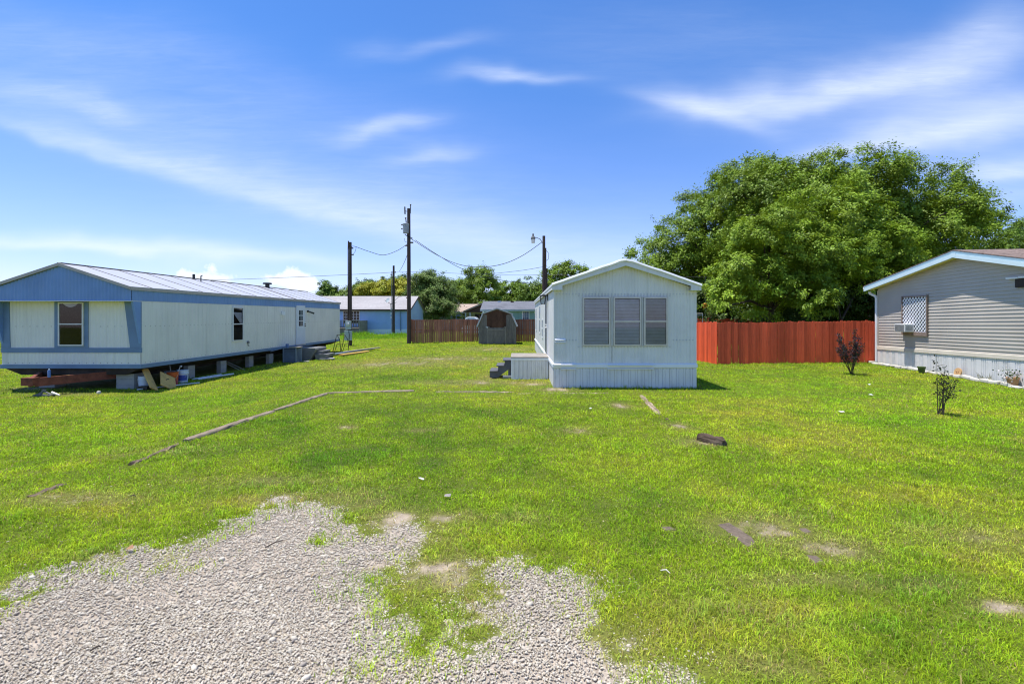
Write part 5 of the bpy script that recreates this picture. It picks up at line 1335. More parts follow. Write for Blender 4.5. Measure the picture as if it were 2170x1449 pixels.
# =================================================================== HOUSES BEHIND
def gable_house(root, x0, x1, y0, y1, eave, ridge, base, mw, mr, mg=None, over=.35, gover=.2, fascia='dark'):
    """long house with its ridge along x; front wall faces the camera"""
    yc = (y0 + y1) / 2; Fh = Face((0, y0, 0), (1, 0, 0), (0, -1, 0))
    b = MB(); ribs(b, Fh, x0, x1, base, eave, 1.2, [(0, .006), (.97, .006), (.98, -.006), (.99, -.006)]); b.quad((x1, y1, base), (x0, y1, base), (x0, y1, eave), (x1, y1, eave)); b.build('wall', M[mw], root)
    b = MB()
    for X in (x0, x1): b.add([(X, y0, base), (X, y1, base), (X, y1, eave), (X, yc, ridge - .1), (X, y0, eave)], [(0, 1, 2, 3, 4)])
    b.build('gable_wall', M[mg or mw], root)
    s = (ridge - eave) / (yc - y0); e = lambda y: ridge - s * abs(y - yc)
    b = MB(); b.prism([(y0 - over, e(y0 - over) - .06), (y0 - over, e(y0 - over)), (yc, ridge), (y1 + over, e(y1 + over)), (y1 + over, e(y1 + over) - .06), (yc, ridge - .08)], lambda y, z: (x0 - gover, y, z), lambda y, z: (x1 + gover, y, z)); b.build('roof', M[mr], root)
    b = MB(); b.box(x0 - gover, x1 + gover, y0 - over - .03, y0 - over - .002, e(y0 - over) - .20, e(y0 - over) - .015)
    b.box(x0 - gover, x1 + gover, y0 - over, y0 + .0, e(y0 - over) - .20, e(y0 - over) - .17)
    for X in (x1 + gover + .002,): b.prism([(y0 - over, e(y0 - over) - .01), (yc, ridge - .01), (y1 + over, e(y1 + over) - .01), (y1 + over, e(y1 + over) - .2), (yc, ridge - .2), (y0 - over, e(y0 - over) - .2)], lambda y, z: (X, y, z), lambda y, z: (X + .03, y, z))
    b.build('fascia', M[fascia], root)
    return Fh, e

BH = thing('house', 'blue walled house with pale grey shingle roof behind the utility poles', 'house', (-23, 64, 0))
Fh, e = gable_house(BH, -34, -13.95, 60, 69, 3.17, 4.88, .45, 'blue_wall', 'shingle_pale', 'pale_blue_wall', .4, .28, 'house_brown')
b = MB(); ribs(b, Fh, -34, -13.95, -.2, .5, .4, RIB, .03); b.add([(-13.93, 60, -.2), (-13.93, 69, -.2), (-13.93, 69, .5), (-13.93, 60, .5)], [(0, 1, 2, 3)]); b.build('skirting', M['pale_fascia'], BH)
for a, c in ((-22.3, -21.55), (-21.35, -20.2)):
    wo_ = window(Fh, a, c, 1.2, 2.82, BH, .05, .08, False, 'white_paint', None, 'glass_dark')
    b = MB(); nn = 2 if c - a < .9 else 3
    for i in range(1, nn + 0): b.fbox(Fh, a + (c - a) * i / nn - .014, a + (c - a) * i / nn + .014, 1.3, 2.73, .05, .075)
    for z in (1.65, 2.0, 2.37): b.fbox(Fh, a + .09, c - .09, z - .02, z + .02, .05, .07)
    b.build('grid', M['white_paint'], wo_)
b = MB(); b.fbox(Fh, -22.45, -20.05, 2.82, 2.95, .01, .09); b.build('window_trim', M['pale_blue_wall'], BH)
for x, y in ((-30.6, 63.7), (-14.9, 63.6)): 
    b = MB(); b.box(x - .25, x + .25, y, y + .25, e(y) + .02, e(y) + .16); b.build('roof_vent', M['dark'], BH)
b = MB(); b.tube([(-15.0, 59.75, 2.9), (-15.0, 59.85, 2.7), (-15.0, 59.9, .3)], .06, 6); b.build('downspout', M['blue_trim'], BH)
b = MB(); b.box(-24.2, -23.9, 59.9, 59.99, 2.62, 2.85); b.build('wall_lamp', M['black'], BH)
DK = thing('wooden_deck', 'grey wooden deck with slatted railing in front of the blue house', 'deck', (-23, 58.3, 0))
b = MB(); x = -27.0
while x < -19.4: b.box(x, x + .09, 57.0, 57.04, .75, 1.6); x += .2
b.box(-27, -19.3, 57.041, 57.08, .75, .86); b.build('balusters', M['grey_wood'], DK)
b = MB(); b.box(-27.1, -19.2, 56.95, 57.12, 1.61, 1.67); b.box(-19.3, -19.18, 57.0, 59.9, .1, 1.6); b.build('rail', M['plank_grey'], DK)
b = MB(); b.box(-27, -19.31, 57.05, 59.95, .6, .72); b.box(-27, -19.31, 57.1, 57.2, -.2, .6); b.build('floor', M['grey_wood'], DK)
sg = MB(); sg.box(-20.62, -20.22, 56.93, 56.95, 1.05, 1.5); tag(sg.build('notice', M['paper'], None), 'small white notice hung on the grey deck railing', 'notice')
# dish
DI = thing('satellite_dish', 'satellite dish on the eave of the blue house behind the short pole', 'satellite dish', (-16.0, 59.5, 3.2))
b = MB(); b.tube([(-16.1, 59.55, 3.05), (-16.15, 59.5, 3.75)], .035, 6); b.tube([(-16.15, 59.45, 3.7), (-16.75, 59.0, 4.15)], .03, 5); b.tube([(-16.15, 59.45, 3.6), (-15.3, 59.2, 3.9)], .03, 5); b.tube([(-16.15, 59.45, 3.6), (-15.0, 59.2, 4.6), (-14.7, 59.2, 4.62)], .025, 5); b.build('bracket', M['dark_concrete'], DI)
b = MB(); vs = []; fs = []; c = Vector((-16.4, 59.2, 4.12)); ax = Vector((-.5, -.75, .45)).normalized(); s1 = ax.cross(Vector((0, 0, 1))).normalized(); s2 = s1.cross(ax)
for i in range(5):
    for j in range(16):
        a = 2 * math.pi * j / 16; r = .34 * i / 4; vs.append(c + s1 * r * math.cos(a) + s2 * r * .9 * math.sin(a) + ax * r * r * .5)
for i in range(4):
    for j in range(16): fs.append((i * 16 + j, i * 16 + (j + 1) % 16, (i + 1) * 16 + (j + 1) % 16, (i + 1) * 16 + j))
b.add(vs, fs); b.build('reflector', M['box_grey'], DI, True)

TH = thing('house', 'teal house with dark grey shingle roof behind the shed', 'house', (2, 59, 0))
Fh, e = gable_house(TH, -4.15, 9.5, 55, 63.5, 3.02, 4.02, -.1, 'teal_wall', 'shingle_grey', None, .4, .3, 'box_grey')
wo_ = window(Fh, .40, 1.26, 1.70, 2.74, TH, .08, .06, False, 'white_paint', None, 'glass')
b = MB(); b.fbox(Fh, .48, 1.18, 1.78, 2.66, .012, .03); b.build('curtain', M['pane_blue'], wo_)
b = MB()
for z in (2.0, 2.22, 2.44): b.fbox(Fh, .48, 1.18, z - .015, z + .015, .04, .06)
for x in (.71, .95): b.fbox(Fh, x - .012, x + .012, 1.78, 2.66, .041, .061)
b.build('grid', M['white_paint'], wo_)
b = MB(); b.fbox(Fh, -4.2, -4.02, .0, 2.85, .0, .04); b.build('corner_trim', M['pale_fascia'], TH)
b = MB(); b.tube([(1.9, 54.62, 2.8), (1.85, 54.9, 2.55), (1.95, 54.95, 2.4), (1.95, 54.95, 0)], .05, 6); b.build('downspout', M['pale_fascia'], TH)
for x, m in ((-2.4, 'white_paint'), (-.8, 'house_brown'), (4.1, 'house_brown')):
    b = MB(); b.box(x - .2, x + .2, 58.5, 58.75, e(58.6), e(58.6) + .16); b.build('roof_vent', M[m], TH)

WH = thing('house', 'white house with tan roof and dark porch gable far behind the brown fence', 'house', (-8, 78, 0))
Fh, e = gable_house(WH, -13.0, -3.0, 76, 84, 2.95, 4.2, -.1, 'house_white', 'shingle_tan', None, .4, .3, 'white_paint')
b = MB(); b.prism([(-8.6, 2.92), (-5.4, 4.3), (-2.2, 2.92), (-2.2, 2.72), (-5.4, 4.05), (-8.6, 2.72)], lambda a, c: (a, 72.6, c), lambda a, c: (a, 79.5, c)); b.build('porch_roof', M['shingle_tan'], WH)
b = MB(); b.prism([(-8.4, 2.72), (-5.4, 4.04), (-2.4, 2.72)], lambda a, c: (a, 72.9, c), lambda a, c: (a, 72.95, c)); b.build('porch_gable', M['house_brown'], WH)
for x in (-8.2, -7.5, -4.4):
    b = MB(); b.box(x - .09, x + .09, 72.9, 73.08, 0, 2.72); b.build('porch_post', M['house_white'], WH)
for a, c, z0, z1 in ((-10.6, -10.2, 1.4, 2.6), (-8.95, -8.55, 1.2, 2.6), (-7.0, -5.6, 1.0, 2.5)):
    window(Fh, a, c, z0, z1, WH, .07, .06, False, 'house_brown', None, 'glass_dark')
b = MB(); b.fbox(Fh, -10.1, -9.1, .1, 2.35, 0, .05); dr = b.build('door', M['pale_blue_wall'], WH); b = MB(); b.fbox(Fh, -9.95, -9.25, 1.75, 2.15, .052, .06); b.build('pane', M['pane_dark'], dr)

# parked white car (only its roof shows over the fence)
CA = thing('parked_car', 'white car parked beyond the brown fence, only its roof showing', 'car', (-5.05, 52, 0))
cx, cy = -5.05, 52.0
prof = [(-1.0, .35), (1.0, .35), (1.0, .95), (.94, 1.05), (.72, 1.86), (.60, 1.98), (-.60, 1.98), (-.72, 1.86), (-.94, 1.05), (-1.0, .95)]
b = MB(); b.prism([(-2.3, .4), (2.3, .4), (2.35, .8), (2.25, 1.05), (1.3, 1.12), (.6, 1.85), (.3, 1.96), (-1.7, 1.98), (-2.1, 1.85), (-2.35, 1.1)], lambda a, c: (cx - .92, cy + a, c), lambda a, c: (cx + .92, cy + a, c)); b = MB(); b.prism([(-.92, .35), (.92, .35), (.95, .8), (.86, 1.12), (.62, 1.82), (.5, 1.98), (.3, 2.05), (-.3, 2.05), (-.5, 1.98), (-.62, 1.82), (-.86, 1.12), (-.95, .8)], lambda a, c: (cx + a, cy - 2.2, c), lambda a, c: (cx + a * .97, cy + (2.2 if c < 1.2 else .6), c)); b.build('body', M['car_white'], CA, bevel=.05)
b = MB(); b.box(cx - .75, cx + .75, cy - 2.33, cy - 2.2, 1.2, 1.75); 
for s in (1, -1): b.box(cx + s * .925 - .012, cx + s * .925 + .012, cy - 1.9, cy + .5, 1.2, 1.75)
b.build('window', M['pane_dark'], CA)
for sx_ in (1, -1):
    for sy_ in (-1.45, 1.4):
        b = MB(); b.tube([(cx + sx_ * .75, cy + sy_, .34), (cx + sx_ * .95, cy + sy_, .34)], .34, 16); b.build('wheel', M['tyre'], CA, True)

# =================================================================== POLES AND WIRES
def pole(label, x, y, top, r, lean=0, name='utility_pole'):
    z = gz(x, y); t = thing(name, label, 'utility pole', (x, y, z))
    b = MB(); b.tube([(x, y, z - .2), (x + lean * .5, y, (z + top) / 2), (x + lean, y, top)], [r * 1.12, r, r * .85], 10); b.build('post', M['pole_wood'], t, True)
    return t
# meter pole
x, y = at(742.5, 0, 36.5).x, 36.5
P1 = pole('brown meter pole with pale electric boxes at the rear of the blue gabled home', x, y, 7.86, .115)
b = MB(); b.tube([(x - .16, y - .04, .35), (x - .15, y - .04, 7.3)], .045, 6); b.tube([(x - .15, y - .04, 7.3), (x - .13, y - .04, 7.95)], .05, 6); b.build('conduit', M['pole_wood'], P1, True)
b = MB(); b.box(x - .26, x + .13, y - .36, y - .13, 1.12, 1.78); mo = b.build('meter_box', M['box_grey'], P1, bevel=.01)
b = MB(); b.tube([(x - .06, y - .36, 1.52), (x - .06, y - .47, 1.52)], [.12, .11], 16); b.build('meter', M['alu_white'], mo, True)
b = MB(); b.box(x - .32, x + .19, y - .40, y - .13, .28, 1.05); b.build('breaker_box', M['box_grey'], P1, bevel=.015)
b = MB(); b.tube([(x + .02, y - .42, 1.0), (x + .07, y - .43, .7), (x + .04, y - .42, .3)], .02, 5); b.build('cable', M['wire'], P1)
b = MB(); b.tube([(x + .1, y, 7.4), (x + .22, y, 7.4)], .06, 8); b.tube([(x + .12, y, 6.9), (x + .25, y, 6.88)], .05, 8); b.build('insulator', M['porcelain'], P1)
x2, y2 = at(836.5, 0, 58).x, 57.5
P2 = pole('thin dark pole in front of the blue house, between the two taller poles', x2, y2, 8.3, .14)
b = MB(); b.tube([(x2 - .19, y2 - .1, .2), (x2 - .19, y2 - .1, 7.6)], .05, 6); b.tube([(x2 + .1, y2 - .1, 7.5), (x2 + .3, y2 - .1, 7.45)], .07, 6); b.tube([(x2 - .35, y2 - .1, 7.2), (x2 - .15, y2 - .1, 7.2)], .09, 6); b.build('conduit', M['dark_concrete'], P2)
for z_ in (2.9, 2.35, 1.9):
    b = MB(); b.box(x2 - .34, x2 - .2, y2 - .2, y2 - .1, z_, z_ + .2); b.build('bracket', M['alu_white'], P2)
x3, y3 = at(872, 0, 39.8).x, 38.9
P3 = pole('tallest utility pole carrying a grey transformer at the end of the brown fence', x3, y3, 11.0, .155, -.02)
T3 = Vector((at(861.5, 0, 39).x, 38.75, 0))
b = MB(); b.lathe((T3.x, T3.y, 8.94), [(0, 0), (.225, 0), (.23, .04), (.25, .70), (.275, .70), (.275, .77), (.12, .84), (0, .84)], 18); tr_ = b.build('transformer', M['transformer'], P3, True)
b = MB(); b.tube([(T3.x + .04, T3.y, 9.76), (T3.x + .0, T3.y, 10.1), (T3.x - .02, T3.y, 10.22)], [.05, .04, .08], 8); b.build('bushing', M['porcelain'], tr_)
b = MB(); b.tube([(T3.x + .18, T3.y, 9.7), (T3.x + .2, T3.y, 10.05)], .03, 6); b.build('bushing', M['porcelain'], tr_)
b = MB(); b.tube([(T3.x - .25, T3.y - .05, 9.62), (T3.x - .37, T3.y - .08, 9.64)], .05, 6); b.build('bushing', M['porcelain'], tr_)
b = MB(); b.tube([(T3.x - .25, T3.y - .05, 9.28), (T3.x - .37, T3.y - .08, 9.3)], .05, 6); b.build('bushing', M['porcelain'], tr_)
b = MB(); b.box(T3.x + .2, x3, T3.y - .04, T3.y + .04, 9.58, 9.64); b.box(T3.x + .2, x3, T3.y - .04, T3.y + .04, 9.2, 9.26)
b.tube([(x3 - .05, y3, 10.75), (x3 - .32, y3, 10.8)], .03, 6); b.tube([(x3 - .33, y3, 10.55), (x3 - .35, y3, 11.15)], [.06, .06], 6); b.build('bracket', M['dark_concrete'], P3)
b = MB(); b.tube([(x3 + .1, y3, 10.6), (x3 + .13, y3, 11.25), (x3 + .13, y3, 11.35)], [.05, .04, .08], 8); b.tube([(x3 + .1, y3, 8.2), (x3 + .35, y3, 8.2)], .07, 6); b.tube([(x3 - .12, y3, 7.95), (x3 - .3, y3, 7.95)], .06, 6); b.build('insulator', M['porcelain'], P3)
x4, y4 = at(1152.5, 0, 33).x, 33.0
P4 = pole('lamp pole with curved arm rising behind the white mobile home', x4, y4, 7.75, .12, 0, 'street_lamp'); P4['category'] = 'street lamp'
b = MB(); b.tube([(x4 + .13, y4 - .05, 2), (x4 + .13, y4 - .05, 6.9)], .05, 6); b.tube([(x4 + .18, y4 - .1, 6.7), (x4 + .34, y4 - .1, 6.5), (x4 + .3, y4 - .1, 6.1), (x4 + .15, y4 - .1, 6.0)], .015, 5); b.build('conduit', M['pole_wood'], P4, True)
lx, lz = at(1129.5, 0, 33).x, 2.14 + 165 * .033
b = MB(); b.tube([(x4 - .1, y4 - .05, 7.25), (x4 - .25, y4 - .1, 7.5), (x4 - .5, y4 - .15, 7.6), (lx + .05, y4 - .2, 7.62)], .025, 6); b.build('arm', M['dark_concrete'], P4, True)
b = MB(); b.lathe((lx, y4 - .2, 7.48), [(.15, 0), (.17, .05), (.14, .16), (.07, .22), (.06, .38), (.03, .40)], 14); b.build('lamp_head', M['dark_concrete'], P4, True)
b = MB(); b.lathe((lx, y4 - .2, 7.2), [(.02, 0), (.12, .02), (.15, .27)], 14); b.build('lamp_glass', M['alu_white'], P4, True)
x5, y5 = at(1158, 0, 36).x, 36.0
P5 = pole('short dark pole right behind the lamp pole', x5, y5, 2.14 + 101 * .036, .10)

def wire(label, pts, r=.014, sag=0, n=16):
    """pts: control points; two points with sag, or a polyline smoothed"""
    pts = [Vector(p) for p in pts]; out = []
    if len(pts) == 2:
        for i in range(n + 1):
            t = i / n; p = pts[0].lerp(pts[1], t); p.z -= sag * 4 * t * (1 - t); out.append(p)
    else:
        for i in range(len(pts) - 1):
            p0 = pts[max(i - 1, 0)]; p1 = pts[i]; p2 = pts[i + 1]; p3 = pts[min(i + 2, len(pts) - 1)]
            for k in range(8):
                t = k / 8
                out.append(.5 * ((2 * p1) + (p2 - p0) * t + (2 * p0 - 5 * p1 + 4 * p2 - p3) * t * t + (3 * p1 - p0 - 3 * p2 + p3) * t ** 3))
        out.append(pts[-1])
    b = MB(); b.tube(out, r, 5, False)
    return tag(b.build('power_line', M['wire'], None), label, 'power line', 'power lines between the poles')
wire('short sagging cable between the meter pole and the transformer pole', [at(745, 523, 36.5), at(752, 522.5, 36.6), at(782, 533, 37.2), at(812, 540.5, 37.8), at(842, 531, 38.4), at(866, 515, 38.9)], .020)
wire('thin loop of wire hanging at the top of the meter pole', [at(755, 523, 36.5), at(752, 534, 36.5), at(745, 541, 36.5)], .014)
wire('deep sagging cable between the transformer pole and the lamp pole', [at(874, 508, 38.8), at(920, 537, 37.5), at(965, 558, 36.3), at(1010, 566, 35.2), at(1060, 561, 34.4), at(1105, 543, 33.7), at(1149, 513, 33)], .022)
wire('cable running down from the transformer pole behind the white mobile home', [at(880, 509, 38.9), at(930, 542, 39.8), at(980, 570, 41), at(1040, 590, 42.5), at(1122, 600, 44.5), at(1230, 602, 47)], .022)
wire('steep cable from the transformer pole down to the thin dark pole', [at(867, 520, 38.9), at(863, 540, 42), at(853, 564, 50), at(846, 575, 56.8)], .022)
wire('long faint cable over the roof of the blue gabled home', [at(200, 598, 70), at(500, 592, 64), at(800, 579, 58), at(836, 575, 57.5)], .022)
wire('faint cable passing behind the transformer pole to the lamp pole', [at(836, 577, 57.5), at(900, 576, 52), at(1010, 581, 43), at(1090, 575, 37), at(1149, 566, 33)], .014)
wire('faint lower cable left of the lamp pole', [at(1010, 581, 60), at(1090, 583, 50), at(1149, 582.5, 36)], .014)
wire('cable entering the big trees from behind the white mobile home', [at(1152, 583, 33), at(1400, 586, 30), at(1545, 588, 29.5), at(1640, 586, 29)], .018)
wire('thin cable crossing high in front of the big trees', [at(1560, 457, 27.5), at(1660, 452.5, 26.5), at(1740, 448, 26)], .010)
b = MB(); b.tube([at(874, 505, 38.7), at(868, 502, 38.7), at(862, 498, 38.7)], .03, 5); b.tube([at(875, 508, 38.6), at(866, 503, 38.7), at(858, 497, 38.7)], .03, 5); b.tube([at(866, 515, 38.8), at(858, 512, 38.8), at(857, 505, 38.8)], .014, 5)
b.build('jumper_wires', M['wire'], P3)

# =================================================================== TREES
G_BIG = 'large trees behind the red fence'; G_FAR = 'trees behind the far houses'
def L_(px, py, Y, rx, rz, ry=None):
    p = at(px, py, Y); return (p.x, Y, p.z, rx * Y / 1000, (ry or rx) * Y / 1000, rz * Y / 1000)
DG = (.115, .205, .024); MG = (.165, .27, .023); BG = (.185, .31, .026)
Y = 37
tree('tree', 'broad tall green tree, highest of the big trees behind the red fence', 'tree', (at(1770, 0, Y).x, Y, 0),
     [L_(1660, 455, Y, 105, 65), L_(1760, 432, Y, 120, 70), L_(1880, 440, Y, 125, 70), L_(1720, 500, Y - 3, 150, 90), L_(1900, 520, Y - 1, 140, 100), L_(1955, 470, Y, 60, 60), L_(1740, 560, Y, 190, 120), L_(1640, 415, Y, 50, 35), L_(1790, 378, Y, 60, 26), L_(1950, 400, Y, 45, 35), L_(1590, 440, Y, 60, 60), L_(1610, 520, Y, 90, 70), L_(1850, 600, Y, 120, 60)],
     1080, 115, .19, MG, .42, 101, G_BIG, 1.0, 130, .35, 26)
Y = 41
tree('tree', 'sloping left-hand tree of the big trees, rising over the white home roof', 'tree', (at(1490, 0, Y).x, Y, 0),
     [L_(1430, 560, Y, 75, 55), L_(1500, 500, Y, 90, 80), L_(1570, 440, Y, 80, 75), L_(1540, 570, Y, 130, 95), L_(1440, 620, Y, 90, 50), L_(1590, 400, Y, 45, 35), L_(1390, 545, Y, 28, 28), L_(1520, 620, Y, 90, 60), L_(1450, 590, Y, 80, 60), L_(1610, 480, Y, 60, 70)],
     640, 115, .19, MG, .34, 102, G_BIG, 1.0, 80, .35, 18)
Y = 27.5
tree('tree', 'bright leafy lower tree leaning over the red fence corner', 'tree', (at(1650, 0, Y).x, Y + 1, 0),
     [L_(1640, 530, Y, 80, 60), L_(1590, 590, Y, 60, 50), L_(1560, 640, Y - 1, 45, 35), L_(1700, 560, Y, 85, 70), L_(1640, 620, Y, 80, 50), L_(1720, 470, Y + 1, 55, 55), L_(1600, 650, Y - .5, 50, 28), L_(1690, 645, Y, 60, 32)],
     400, 110, .15, BG, .22, 103, G_BIG, .62, 50, .35, 10, 'bark', .2)
Y = 28.5
tree('tree', 'bright rounded tree in front of the dark gap near the tan home', 'tree', (at(1790, 0, Y).x, Y + 1, 0),
     [L_(1790, 570, Y, 60, 45), L_(1750, 600, Y, 60, 40), L_(1840, 545, Y + 1, 70, 50), L_(1880, 580, Y + 2, 50, 40), L_(1800, 620, Y + 1, 60, 30)],
     240, 110, .15, BG, .12, 104, G_BIG, .62, 26, .35, 8, 'bark', .15)
Y = 40
tree('tree', 'low spreading tree showing just above the tan home roof', 'tree', (at(2050, 0, Y).x, Y, 0),
     [L_(2030, 520, Y, 75, 40), L_(2090, 500, Y, 40, 22), L_(1990, 500, Y, 60, 50), L_(2060, 560, Y, 90, 50)],
     230, 100, .19, DG, .3, 105, G_BIG, .9, 60, .3, 14)
Y = 62
tree('tree', 'small distant tree top at the right edge behind the tan home', 'tree', (at(2160, 0, Y).x, Y, 0), [L_(2175, 500, Y, 22, 16), L_(2150, 535, Y, 40, 12), L_(2190, 530, Y, 40, 20)], 60, 90, .26, DG, .25, 106, G_BIG, 1.1, 14, .3, 6)
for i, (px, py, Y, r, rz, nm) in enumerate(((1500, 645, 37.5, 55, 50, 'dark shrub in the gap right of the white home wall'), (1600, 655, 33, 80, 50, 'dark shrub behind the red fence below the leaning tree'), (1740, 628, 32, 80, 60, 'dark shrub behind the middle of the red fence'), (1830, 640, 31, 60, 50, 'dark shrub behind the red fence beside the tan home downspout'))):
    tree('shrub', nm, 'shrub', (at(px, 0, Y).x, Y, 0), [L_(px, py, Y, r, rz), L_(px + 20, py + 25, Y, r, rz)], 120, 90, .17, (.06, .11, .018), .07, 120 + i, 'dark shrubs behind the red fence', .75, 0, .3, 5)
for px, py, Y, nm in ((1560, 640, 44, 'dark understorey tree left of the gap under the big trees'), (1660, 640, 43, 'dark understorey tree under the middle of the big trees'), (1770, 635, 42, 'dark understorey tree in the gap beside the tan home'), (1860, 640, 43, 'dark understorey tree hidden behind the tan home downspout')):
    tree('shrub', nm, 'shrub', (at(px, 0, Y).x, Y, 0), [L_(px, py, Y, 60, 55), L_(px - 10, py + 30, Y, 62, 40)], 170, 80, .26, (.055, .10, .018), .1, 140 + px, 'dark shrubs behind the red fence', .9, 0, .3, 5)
# trees in the middle distance
tree('tree', 'grey-green dense tree right of the transformer pole', 'tree', (at(925, 0, 74).x, 74, 0), [L_(915, 612, 74, 34, 30), L_(935, 632, 73, 24, 30), L_(900, 640, 74, 18, 33), L_(926, 668, 71.5, 30, 24), L_(908, 655, 72, 32, 34), L_(898, 668, 73, 16, 22)], 330, 90, .24, (.135, .215, .05), .3, 107, G_FAR, 1.0, 22, .3, 8)
tree('tree', 'tree with bushy raised right shoulder behind the white house', 'tree', (at(1000, 0, 92).x, 92, 0), [L_(975, 622, 92, 26, 28), L_(1010, 612, 92, 34, 28), L_(1025, 592, 92, 12, 11), L_(1000, 645, 92, 48, 26)], 270, 80, .32, (.16, .26, .03), .35, 108, G_FAR, 1.2, 22, .3, 8)
tree('tree', 'rounded green tree over the teal house roof', 'tree', (at(1080, 0, 100).x, 100, 0), [L_(1080, 625, 100, 28, 20), L_(1062, 640, 100, 22, 18), L_(1100, 645, 100, 22, 18)], 140, 80, .34, (.165, .27, .03), .3, 109, G_FAR, 1.2, 8, .3, 6)
tree('tree', 'dark green tree left of the lamp pole over the teal roof', 'tree', (at(1140, 0, 78).x, 78, 0), [L_(1138, 612, 78, 20, 20), L_(1130, 640, 78, 24, 20), L_(1150, 635, 78, 26, 28)], 150, 80, .28, (.13, .225, .028), .28, 110, G_FAR, 1.0, 10, .3, 6)
tree('tree', 'green tree showing over the left slope of the white home roof', 'tree', (at(1196, 0, 66).x, 66, 0), [L_(1200, 598, 66, 30, 26), L_(1180, 620, 66, 28, 30), L_(1225, 620, 66, 26, 28)], 180, 85, .26, MG, .28, 111, G_FAR, 1.0, 14, .3, 6)
tree('tree', 'yellow-green rounded tree behind the blue house roof', 'tree', (at(835, 0, 88).x, 88, 0), [L_(840, 622, 88, 38, 20), L_(800, 628, 88, 40, 18), L_(865, 628, 88, 22, 20)], 230, 80, .30, (.34, .37, .035), .3, 112, G_FAR, 1.0, 0, .3, 6)
tree('tree', 'dark tree with wispy top behind the yellow-green tree', 'tree', (at(820, 0, 104).x, 104, 0), [L_(850, 608, 104, 30, 14), L_(800, 614, 104, 36, 14), L_(880, 612, 104, 20, 14), L_(830, 635, 104, 70, 22)], 240, 80, .34, (.12, .20, .03), .35, 113, G_FAR, 1.1, 50, .3, 8)
tree('tree', 'low dark tree beside the meter pole over the blue house roof', 'tree', (at(750, 0, 96).x, 96, 0), [L_(745, 628, 96, 30, 12), L_(720, 632, 96, 22, 9), L_(775, 624, 96, 26, 12), L_(750, 645, 96, 50, 15)], 150, 80, .32, (.14, .23, .03), .3, 114, G_FAR, 1.0, 34, .3, 6)
tree('tree', 'small spiky tree left of the meter pole above the pale roof', 'tree', (at(688, 0, 96).x, 96, 0), [L_(690, 622, 96, 15, 14), L_(678, 632, 96, 14, 9), L_(695, 640, 96, 18, 18)], 60, 70, .32, (.12, .22, .03), .25, 115, G_FAR, .8, 26, .3, 5)

rg = np.random.default_rng(77); n = 42000
xw = -330 + 660 * rg.random(n); hw = 3.0 + 3.2 * fbm(xw, xw * 0, 9.0, 4, 88); yw = 175 + rg.normal(size=n) * 3 - .00045 * xw ** 2
Pw = np.stack([xw, yw, hw * rg.random(n) ** .6], -1); cw_ = np.array([.11, .18, .035])[None] * (.6 + .8 * fbm(xw, xw * 0 + 3, 6, 3, 90))[:, None] * (.75 + .5 * rg.random((n, 1)))
V, l, s, cc = leaf_quads(Pw, unit(rg.normal(size=(n, 3)) * .6 + np.array([0, -.4, .6])), unit(rg.normal(size=(n, 3))), .7 + .6 * rg.random(n), .5 + .3 * rg.random(n), cw_, rg)
tag(npmesh('far_wood', V, l, s, M['leaf'], None, cc), 'distant low line of woods on the horizon', 'woods', None, 'stuff')
# two young crape myrtles on the lawn
def myrtle(label, px, pyb, pyt, width, nst, nleaf, col, seed):
    x, y = gp(px, pyb, .04); z = gz(x, y); Hh = (pyb - pyt) * y / 1000; W = width * y / 1000
    t = thing('young_shrub', label, 'shrub', (x, y, z)); rg = np.random.default_rng(seed); b = MB(); P = []; T = []
    for i in range(nst):
        a = rg.random() * 6.283; rr_ = W * (.15 + .85 * rg.random()) * .5; h = Hh * (.62 + .38 * rg.random()) * (1 - .25 * (rr_ / (W * .5)) ** 2)
        if i == 0: rr_ *= .2; h = Hh
        bx_, by_ = x + rg.normal() * .03, y + rg.normal() * .03
        pts = []
        for k in range(7):
            s = k / 6; pts.append(Vector((bx_ + math.cos(a) * rr_ * s ** 1.05, by_ + math.sin(a) * rr_ * s ** 1.2, z - .03 + h * s)))
        b.tube(pts, [.011 * (1 - .8 * k / 6) for k in range(7)], 5, False)
        for j in range(nleaf):
            s = .42 + .58 * rg.random() ** .8; k = min(int(s * 6), 5); f = s * 6 - k; q = pts[k].lerp(pts[k + 1], f)
            dv = unit(rg.normal(size=3) + np.array([0, 0, .3])); ln_ = (.03 + .15 * rg.random() * (1.15 - s)) * min(1, W * 1.6)
            P.append(np.array(q) + dv * ln_); T.append(unit(dv + rg.normal(size=3) * .6))
        for j in range(6):
            s = .35 + .5 * rg.random(); k = min(int(s * 6), 5); q = pts[k]; dv = Vector(unit(rg.normal(size=3) * np.array([1, 1, .3]) + np.array([0, 0, .7]))); b.tube([q, q + dv * .16], [.005, .002], 4, False)
    b.build('stems', M['bark'], t, True)
    P = np.array(P); T = np.array(T); n = len(P); Nn = unit(rg.normal(size=(n, 3)) * .8 + np.array([0, 0, .6])); ls = .036 + .03 * rg.random(n)
    c = np.array(col)[None] * (.6 + .8 * rg.random((n, 1))); gsel = rg.random(n) < .25; c[gsel] = np.array([.035, .06, .02]) * (.7 + .6 * rg.random((gsel.sum(), 1)))
    V, l, s, cc = leaf_quads(P, Nn, T, ls, ls * .6, c, rg); npmesh('leaves', V, l, s, M['leaf'], t, cc)
myrtle('dark purple leaved young shrub in front of the red fence', 1806, 793, 694, 78, 15, 165, (.042, .030, .042), 21)
myrtle('slender dark green young shrub on the right lawn before the white skirting', 1993, 874, 748, 66, 8, 40, (.030, .036, .022), 22)

